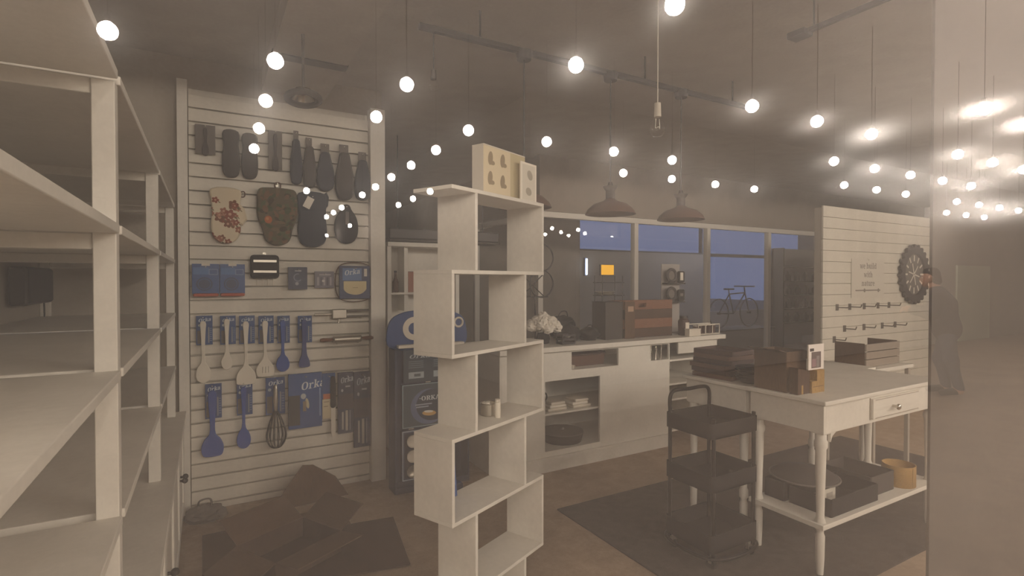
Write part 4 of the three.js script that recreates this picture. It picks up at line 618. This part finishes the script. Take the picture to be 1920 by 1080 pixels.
// ---------------------------------------------------------------- black trolley
{
  const t = thing('trolley', 'black three-tier trolley on castors beside the work table', 'trolley', [2.57, 0, -2.13]);
  const w = 0.4, d = 0.34;
  const rim = (W, D, r) => { const s = new THREE.Shape(); s.moveTo(-W / 2 + r, -D / 2); s.lineTo(W / 2 - r, -D / 2); s.quadraticCurveTo(W / 2, -D / 2, W / 2, -D / 2 + r); s.lineTo(W / 2, D / 2 - r); s.quadraticCurveTo(W / 2, D / 2, W / 2 - r, D / 2); s.lineTo(-W / 2 + r, D / 2); s.quadraticCurveTo(-W / 2, D / 2, -W / 2, D / 2 - r); s.lineTo(-W / 2, -D / 2 + r); s.quadraticCurveTo(-W / 2, -D / 2, -W / 2 + r, -D / 2); return s; };
  for (const [y, h] of [[0.73, 0.085], [0.435, 0.09], [0.1, 0.1]]) {
    const s = rim(w, d, 0.03); s.holes.push(rim(w - 0.02, d - 0.02, 0.025));
    const q = M('tray', new THREE.ExtrudeGeometry(s, { depth: h, bevelEnabled: false }).rotateX(-Math.PI / 2).translate(0, y, 0), mat.softBlack, t);
    M('tray_floor', new THREE.ExtrudeGeometry(rim(w, d, 0.03), { depth: 0.012, bevelEnabled: false }).rotateX(-Math.PI / 2).translate(0, y - 0.001, 0), mat.softBlack, q);
  }
  for (const sx of [-1, 1]) for (const sz of [-1, 1]) {
    M('post', bar([sx * (w / 2 - 0.03), 0.07, sz * (d / 2 - 0.012)], [sx * (w / 2 - 0.03), 0.84, sz * (d / 2 - 0.012)], 0.011), mat.blackMetal, t);
    const c = M('castor', [cyl(0.028, 0.028, 0.02, 0, 0, 0, 18).rotateZ(Math.PI / 2).translate(sx * 0.16, 0.028, sz * 0.14)], mat.black, t); M('castor_fork', [B(0.036, 0.035, 0.02, sx * 0.16, 0.055, sz * 0.14), bar([sx * 0.16, 0.06, sz * 0.14], [sx * 0.16, 0.1, sz * 0.14], 0.008)], mat.steel, c);
  }
  for (const sz of [-1]) M('handle', tube([[-0.17, 0.8, sz * 0.158], [-0.17, 0.9, sz * 0.158], [-0.15, 0.93, sz * 0.158], [0, 0.935, sz * 0.158], [0.15, 0.93, sz * 0.158], [0.17, 0.9, sz * 0.158], [0.17, 0.8, sz * 0.158]], 0.011, 48, 10), mat.blackMetal, t);
  M('bottom_rail', tube([[-0.19, 0.075, 0.17], [0.19, 0.075, 0.17], [0.19, 0.075, -0.17], [-0.19, 0.075, -0.17]], 0.01, 48, 8, true), mat.blackMetal, t);
}
// ---------------------------------------------------------------- slatwall panel with gear clock on the right
{
  const w = thing('white_slat_panel', 'pale slatted display wall right of the counter', 'slatwall', [0, 0, 0]);
  M('backing_board', box2(5.73, 9.6, 0, 2.38, -3.4, -3.325, 0), mat.plaster, w);
  const g = uvm(B(3.87, 0.117, 0.022, 0, 0, 0, 0.004));
  for (let y = 0.06; y < 2.36; y += 0.12) { const m = M('slat', g, mat.slat, w); m.position.set(7.665, y, -3.314); }
  let t = thing('gear_clock', 'large dark gear shaped wall clock on the pale slat panel', 'clock', [7.65, 1.67, -3.29]);
  const s = new THREE.Shape(), N = 24; for (let k = 0; k < N * 4; k++) { const a = k / (N * 4) * Math.PI * 2, r = k % 4 < 2 ? 0.37 : 0.335; k ? s.lineTo(Math.cos(a) * r, Math.sin(a) * r) : s.moveTo(r, 0); }
  const hole = new THREE.Path(); hole.absarc(0, 0, 0.26, 0, Math.PI * 2, true); s.holes.push(hole);
  M('gear_ring', new THREE.ExtrudeGeometry(s, { depth: 0.03, bevelEnabled: true, bevelSize: 0.003, bevelThickness: 0.003, bevelSegments: 1 }), mat.darkGrey, t);
  M('dial', new THREE.CircleGeometry(0.262, 40).translate(0, 0, 0.006), mat.midGrey, t);
  for (let k = 0; k < 12; k++) { const a = k * Math.PI / 6; const m = M('numeral_bar', B(0.022, 0.075, 0.006, 0, 0.2, 0.012), mat.cream, t); m.rotation.z = a; }
  for (let k = 0; k < 6; k++) { const m = M('spoke', B(0.016, 0.13, 0.006, 0, 0.075, 0.012), mat.cream, t); m.rotation.z = k * Math.PI / 3 + 0.3; }
  const sl = thing('lettering_sign', 'faint three-line lettering sign on the pale slat panel', 'sign', [6.62, 1.4, -3.297]); M('lettering', new THREE.BoxGeometry(0.7, 0.44, 0.004).translate(0, 0.22, 0), face(pm.slogan, mat.slat), sl); M('sign_hook', hookGeo(0, 0.43, -0.004, 0.01), mat.steel, sl);
  const spots = [[6.0, 1.3], [6.25, 1.3], [6.55, 1.3], [6.85, 1.3], [7.1, 1.3], [6.15, 1.06], [6.55, 1.06], [6.95, 1.06], [7.25, 1.06], [5.95, 0.95]];
  spots.forEach(([x, y], k) => { const h = thing('peg_hook', k < 5 ? `empty peg hook, ${ORD[k]} from the left in the upper hook row` : k < 9 ? `empty peg hook, ${ORD[k - 5]} from the left in the middle hook row` : 'single empty peg hook low at the left of the pale panel', 'hook', [x, y, -3.303], 0, 'peg hooks on the pale slat panel'); M('peg', [bar([0, 0, 0], [0, 0, 0.12], 0.006, 6), bar([0, 0, 0.12], [0, 0.03, 0.13], 0.006, 6)], mat.midGrey, h); M('peg_plate', B(0.05, 0.07, 0.006, 0, 0, 0.003, 0), mat.midGrey, h); });
}
// ---------------------------------------------------------------- floor: rug, flattened cartons, plastic bag
tag(M('floor_rug', uvm(box2(2.1, 5.6, 0.0005, 0.012, -3.04, -1.5, 0.004)), mat.rug), 'dark grey brown rug under the trolley and table', 'rug');
{
  const sheet = (lab, pts, x, y, z, turn, m, tilt = [0, 0], th = 0.006) => { const t = thing('cardboard_piece', lab, 'cardboard', [x, y, z], turn); const g = M('sheet', uvm(poly(pts, th, 0).rotateX(-Math.PI / 2)), m, t); g.rotation.set(tilt[0], 0, tilt[1]); return t; };
  sheet('widest flattened carton lying on the floor by the slatwall', [[-0.45, -0.3], [0.4, -0.34], [0.45, 0.26], [-0.38, 0.32]], 0.38, 0.002, -3.55, 0.12, mat.cardboard);
  sheet('flat cardboard sheet reaching toward the bookcase', [[-0.36, -0.3], [0.36, -0.3], [0.33, 0.34], [-0.3, 0.3]], 0.68, 0.012, -3.2, -0.2, mat.cardboardDark);
  const b = thing('carton', 'brown carton with raised flaps in front of the slatwall', 'box', [0.4, 0.02, -3.22], 0.5);
  const w = 0.42, d = 0.34, h = 0.12;
  for (const s of [-1, 1]) { M('carton_side', uvm(B(0.006, h, d, s * w / 2, h / 2, 0, 0)), mat.cardboardDark, b); M('carton_side', uvm(B(w, h, 0.006, 0, h / 2, s * d / 2, 0)), mat.cardboardDark, b); }
  M('carton_floor', uvm(B(w, 0.005, d, 0, 0.003, 0, 0)), mat.cardboardDark, b);
  for (const [px, pz, ry, w2, d2, a] of [[w / 2, 0, 0, 0.2, d, 0.5], [-w / 2, 0, Math.PI, 0.2, d, -0.35], [0, d / 2, -Math.PI / 2, 0.18, w, 0.1], [0, -d / 2, Math.PI / 2, 0.2, w, 0.5]]) { const piv = M('flap', uvm(B(w2, 0.005, d2, w2 / 2, 0, 0, 0)), mat.cardboard, b); piv.position.set(px, h, pz); piv.rotation.set(0, ry, 0); piv.rotateZ(a); }
  const k = thing('cardboard_piece', 'pointed cardboard piece propped up against the slatwall', 'cardboard', [0.62, 0.012, -3.98], 0.1); const q = M('sheet', uvm(poly([[-0.26, 0], [0.28, 0], [0.2, 0.15], [0.05, 0.26], [-0.02, 0.27], [-0.14, 0.14]], 0.006, 0)), mat.cardboard, k); q.rotation.x = -0.35; M('fold', B(0.3, 0.004, 0.004, 0, 0.06, 0.0, 0), mat.cardboardDark, k).rotation.x = -0.35;
  const pb = thing('plastic_bag', 'crumpled pale plastic bag at the foot of the slatwall', 'bag', [-0.02, 0.0, -4.08]); seed = 61;
  const g = new THREE.IcosahedronGeometry(0.1, 4), p = g.attributes.position; for (let i = 0; i < p.count; i++) { const s = 1 + 0.4 * perlin.noise(p.getX(i) * 22, p.getY(i) * 22 + 4, p.getZ(i) * 22); p.setXYZ(i, p.getX(i) * s * 1.2, Math.max(0.001, p.getY(i) * s * 0.6 + 0.04), p.getZ(i) * s * 0.8); } g.computeVertexNormals();
  M('bag_body', g, mat.midGrey, pb); M('bag_handle', tube([[-0.04, 0.08, 0], [-0.03, 0.14, 0.02], [0.03, 0.14, 0.01], [0.04, 0.08, 0]], 0.006), mat.midGrey, pb);
}
// ---------------------------------------------------------------- ceiling fittings
{
  const t = thing('light_track', 'black ceiling track with three pendant outlets', 'track', [0, 0, 0]);
  M('rail', box2(0.99, 3.66, 2.935, 2.965, -2.74, -2.705), mat.black, t); for (const x of [1.35, 2.6, 3.5]) M('drop_rod', bar([x, 2.96, -2.72], [x, 3.12, -2.72], 0.006), mat.black, t);
  for (const x of [1.64, 2.3, 2.95]) M('outlet', cyl(0.05, 0.042, 0.05, x, 2.925, -2.72, 20), mat.black, t);
  const t2 = thing('light_track', 'short black ceiling track running toward the window', 'track', [0, 0, 0]);
  M('rail', box2(2.83, 2.86, 2.94, 2.965, -1.76, -0.62), mat.black, t2); M('end_box', B(0.09, 0.035, 0.1, 2.845, 2.95, -1.78, 0.006), mat.black, t2); for (const z of [-1.7, -0.9]) M('drop_rod', bar([2.845, 2.96, z], [2.845, 3.12, z], 0.005), mat.black, t2);
  for (const [x, lab] of [[1.64, 'dark dome pendant on the leftmost cord, behind the bookcase top'], [2.3, 'dark dome pendant on the middle cord'], [2.95, 'dark dome pendant on the rightmost cord']]) {
    const p = thing('pendant_lamp', lab, 'lamp', [x, 2.03, -2.72]);
    M('cord', bar([0, 0.2, 0], [0, 0.875, 0], 0.0045, 6), mat.black, p);
    M('shade', lathe([[0.165, 0], [0.15, 0.03], [0.11, 0.065], [0.05, 0.085], [0.03, 0.1], [0.028, 0.1], [0.048, 0.08], [0.107, 0.06], [0.146, 0.026], [0.161, 0]], 36), mat.brown, p);
    M('gallery', [cyl(0.03, 0.03, 0.06, 0, 0.13, 0, 18), cyl(0.05, 0.034, 0.025, 0, 0.17, 0, 18), cyl(0.012, 0.02, 0.03, 0, 0.195, 0, 14)], mat.darkGrey, p);
    M('bulb', new THREE.SphereGeometry(0.03, 14, 10).translate(0, 0.05, 0), mat.clear, p);
  }
  const b = thing('bare_bulb', 'unlit clear bulb hanging on a pale socket and cord', 'light bulb', [2.0, 2.33, -2.0]);
  M('bulb_glass', lathe([[0, 0], [0.025, 0.004], [0.042, 0.03], [0.04, 0.06], [0.02, 0.09], [0.014, 0.1]], 22), mat.clear, b); M('filament', [tube([[-0.012, 0.09, 0], [-0.014, 0.04, 0], [0, 0.05, 0.006], [0.014, 0.04, 0], [0.012, 0.09, 0]], 0.0025, 20, 5)], mat.steel, b);
  M('socket', cyl(0.016, 0.018, 0.07, 0, 0.135, 0, 16), mat.cream, b); M('cord', bar([0, 0.17, 0], [0, 0.79, 0], 0.003, 6), mat.cream, b);
  const c = thing('bare_bulb', 'small unlit bulb on a short cord at the track left end', 'light bulb', [1.07, 2.62, -2.72]);
  M('bulb_glass', lathe([[0, 0], [0.02, 0.004], [0.03, 0.025], [0.02, 0.055], [0.012, 0.06]], 18), mat.clear, c); M('socket', cyl(0.014, 0.016, 0.05, 0, 0.085, 0, 14), mat.darkGrey, c); M('cord', bar([0, 0.11, 0], [0, 0.315, 0], 0.003, 6), mat.black, c);
  const r = thing('ring_spot', 'round metal ceiling spot with a chrome rim above the slatwall', 'lamp', [0.48, 2.62, -3.2]);
  M('ring', new THREE.TorusGeometry(0.085, 0.018, 12, 36).rotateX(Math.PI / 2 - 0.15), mat.darkGrey, r); M('reflector', lathe([[0, 0.05], [0.04, 0.045], [0.07, 0.0], [0.073, 0.0], [0.043, 0.052], [0, 0.057]], 26), mat.chrome, r); M('stem', bar([0, 0.05, 0], [0, 0.36, 0], 0.008), mat.darkGrey, r);
}
// ---------------------------------------------------------------- a passer-by outside, mirrored at the right of the window
{
  const J = { pelvis: [0, 0.95, 0], chest: [-0.07, 1.27, 0], neck: [-0.13, 1.48, 0], head: [-0.19, 1.63, 0], sl: [-0.1, 1.41, 0.19], sr: [-0.1, 1.41, -0.19], el: [-0.2, 1.15, 0.24], er: [-0.18, 1.15, -0.25], wl: [-0.38, 1.2, 0.13], wr: [-0.38, 1.18, -0.13], hl: [0.0, 0.92, 0.1], hr: [0.0, 0.92, -0.1], kl: [-0.07, 0.5, 0.11], kr: [0.05, 0.5, -0.11], al: [0.0, 0.09, 0.11], ar: [0.14, 0.1, -0.11], tl: [-0.19, 0.05, 0.12], tr: [-0.04, 0.05, -0.12] };
  const field = (bones, k) => (x, y, z) => { let acc = 0; for (const [a, b, ra, rb, sz = 1] of bones) { const ax = a[0], ay = a[1], az = a[2], bx = b[0] - ax, by = b[1] - ay, bz = (b[2] - az), px = x - ax, py = y - ay, pz = (z - az); const l = bx * bx + by * by + bz * bz || 1e-9, t = Math.max(0, Math.min(1, (px * bx + py * by + pz * bz) / l)); const d = Math.hypot(px - bx * t, py - by * t, (pz - bz * t) * sz) - (ra + (rb - ra) * t); acc += Math.exp(-d / k); } return -k * Math.log(acc + 1e-30); };
  function mesh(f, c, half, res) {
    const mc = new MarchingCubes(res, new THREE.MeshBasicMaterial(), false, false, 120000); mc.isolation = 0; mc.reset();
    for (let z = 0; z < res; z++) for (let y = 0; y < res; y++) for (let x = 0; x < res; x++) mc.field[x + y * res + z * res * res] = -f(c[0] + (x / res * 2 - 1) * half, c[1] + (y / res * 2 - 1) * half, c[2] + (z / res * 2 - 1) * half);
    mc.update(); const n = mc.count, g = new THREE.BufferGeometry();
    g.setAttribute('position', new THREE.BufferAttribute(mc.positionArray.slice(0, n * 3), 3)); g.setAttribute('normal', new THREE.BufferAttribute(mc.normalArray.slice(0, n * 3), 3));
    g.scale(half, half, half).translate(...c); g.setAttribute('uv', new THREE.BufferAttribute(new Float32Array(n * 2), 2)); return g;
  }
  const p = thing('person', 'person in a dark jacket leaning forward, mirrored in the window', 'person', [9.02, -0.02, 2.46], 1.2);
  const skin = S(0xb98c72, 0.6), hair = S(0x2b2320, 0.8), jacket = S(0x24222a, 0.9), trousers = S(0x4c4e58, 0.9), shoe = S(0x2a2826, 0.7);
  const body = [[J.pelvis, J.chest, 0.13, 0.15, 0.8], [J.chest, J.neck, 0.15, 0.07], [J.neck, J.head, 0.06, 0.065], [J.sl, J.el, 0.06, 0.05], [J.sr, J.er, 0.06, 0.05], [J.el, J.wl, 0.046, 0.034], [J.er, J.wr, 0.046, 0.034], [J.sl, J.sr, 0.07, 0.07], [J.hl, J.kl, 0.085, 0.06], [J.hr, J.kr, 0.085, 0.06], [J.kl, J.al, 0.055, 0.04], [J.kr, J.ar, 0.055, 0.04], [J.al, J.tl, 0.045, 0.035], [J.ar, J.tr, 0.045, 0.035]];
  const head = f => { const h = J.head; return mesh(field([[[h[0], h[1] + 0.04, 0], [h[0] - 0.015, h[1] - 0.02, 0], 0.092, 0.078, 1.15], [[h[0] - 0.05, h[1] - 0.07, 0], [h[0] - 0.03, h[1] - 0.02, 0], 0.04, 0.06], [[h[0] - 0.108, h[1] - 0.01, 0], [h[0] - 0.085, h[1] + 0.035, 0], 0.016, 0.01], [[h[0] - 0.075, h[1] - 0.055, -0.018], [h[0] - 0.075, h[1] - 0.055, 0.018], 0.014, 0.014], ...[-1, 1].map(s => [[h[0], h[1] + 0.02, s * 0.082], [h[0] + 0.01, h[1] - 0.015, s * 0.08], 0.018, 0.012])], 0.012), [h[0], h[1], 0], 0.2, 64); };
  const hand = s => { const w = s > 0 ? J.wl : J.wr, b = []; b.push([w, [w[0] - 0.07, w[1] + 0.01, w[2] - s * 0.02], 0.03, 0.034, 1.2]); for (let k = 0; k < 4; k++) { const oz = (k - 1.5) * 0.021, L = [0.07, 0.08, 0.075, 0.058][k], a = [w[0] - 0.085, w[1] + 0.012, w[2] - s * 0.02 + oz], m = [w[0] - 0.085 - L * 0.55, w[1] + 0.01, w[2] - s * 0.025 + oz], e = [w[0] - 0.085 - L * 0.8, w[1] - 0.03, w[2] - s * 0.03 + oz]; b.push([a, m, 0.0095, 0.009], [m, e, 0.009, 0.0075]); } b.push([[w[0] - 0.035, w[1] + 0.02, w[2] - s * 0.045], [w[0] - 0.075, w[1] + 0.03, w[2] - s * 0.065], 0.012, 0.01]); return mesh(field(b, 0.004), [w[0] - 0.07, w[1], w[2] - s * 0.02], 0.13, 72); };
  M('body', [mesh(field(body, 0.02), [-0.08, 0.88, 0], 0.95, 128), head(), hand(1), hand(-1)], skin, p);
  const up = (bones, g, c, hf, res) => mesh(field(bones.map(([a, b, ra, rb, sz]) => [a, b, ra + g, rb + g, sz]), 0.03), c, hf, res);
  M('jacket', up([body[0], [J.chest, [J.neck[0], J.neck[1] - 0.03, 0], 0.15, 0.07], body[3], body[4], body[5], body[6], body[7], [[0, 0.9, 0], J.pelvis, 0.13, 0.13, 0.8]], 0.022, [-0.1, 1.2, 0], 0.5, 84), jacket, p);
  M('trousers', up([[[0, 0.9, -0.05], [0, 0.9, 0.05], 0.1, 0.1], body[8], body[9], [J.kl, [J.al[0], 0.12, J.al[2]], 0.055, 0.045], [J.kr, [J.ar[0], 0.13, J.ar[2]], 0.055, 0.045]], 0.016, [0.0, 0.53, 0], 0.55, 84), trousers, p);
  M('shoes', up([body[12], body[13]], 0.01, [0, 0.06, 0], 0.28, 56), shoe, p);
  const h = J.head;
  M('hair', mesh(field([[[h[0] + 0.03, h[1] + 0.075, 0], [h[0] + 0.06, h[1] - 0.02, 0], 0.085, 0.075, 1.05], [[h[0] - 0.03, h[1] + 0.1, 0], [h[0] + 0.03, h[1] + 0.1, 0], 0.055, 0.06]], 0.015), [h[0], h[1], 0], 0.24, 56), hair, p);
  for (const s of [-1, 1]) M('eye', new THREE.SphereGeometry(0.011, 12, 8).translate(h[0] - 0.084, h[1] + 0.022, s * 0.032), S(0xe8e2da, 0.3), p);
}

renderer.render(scene, camera);
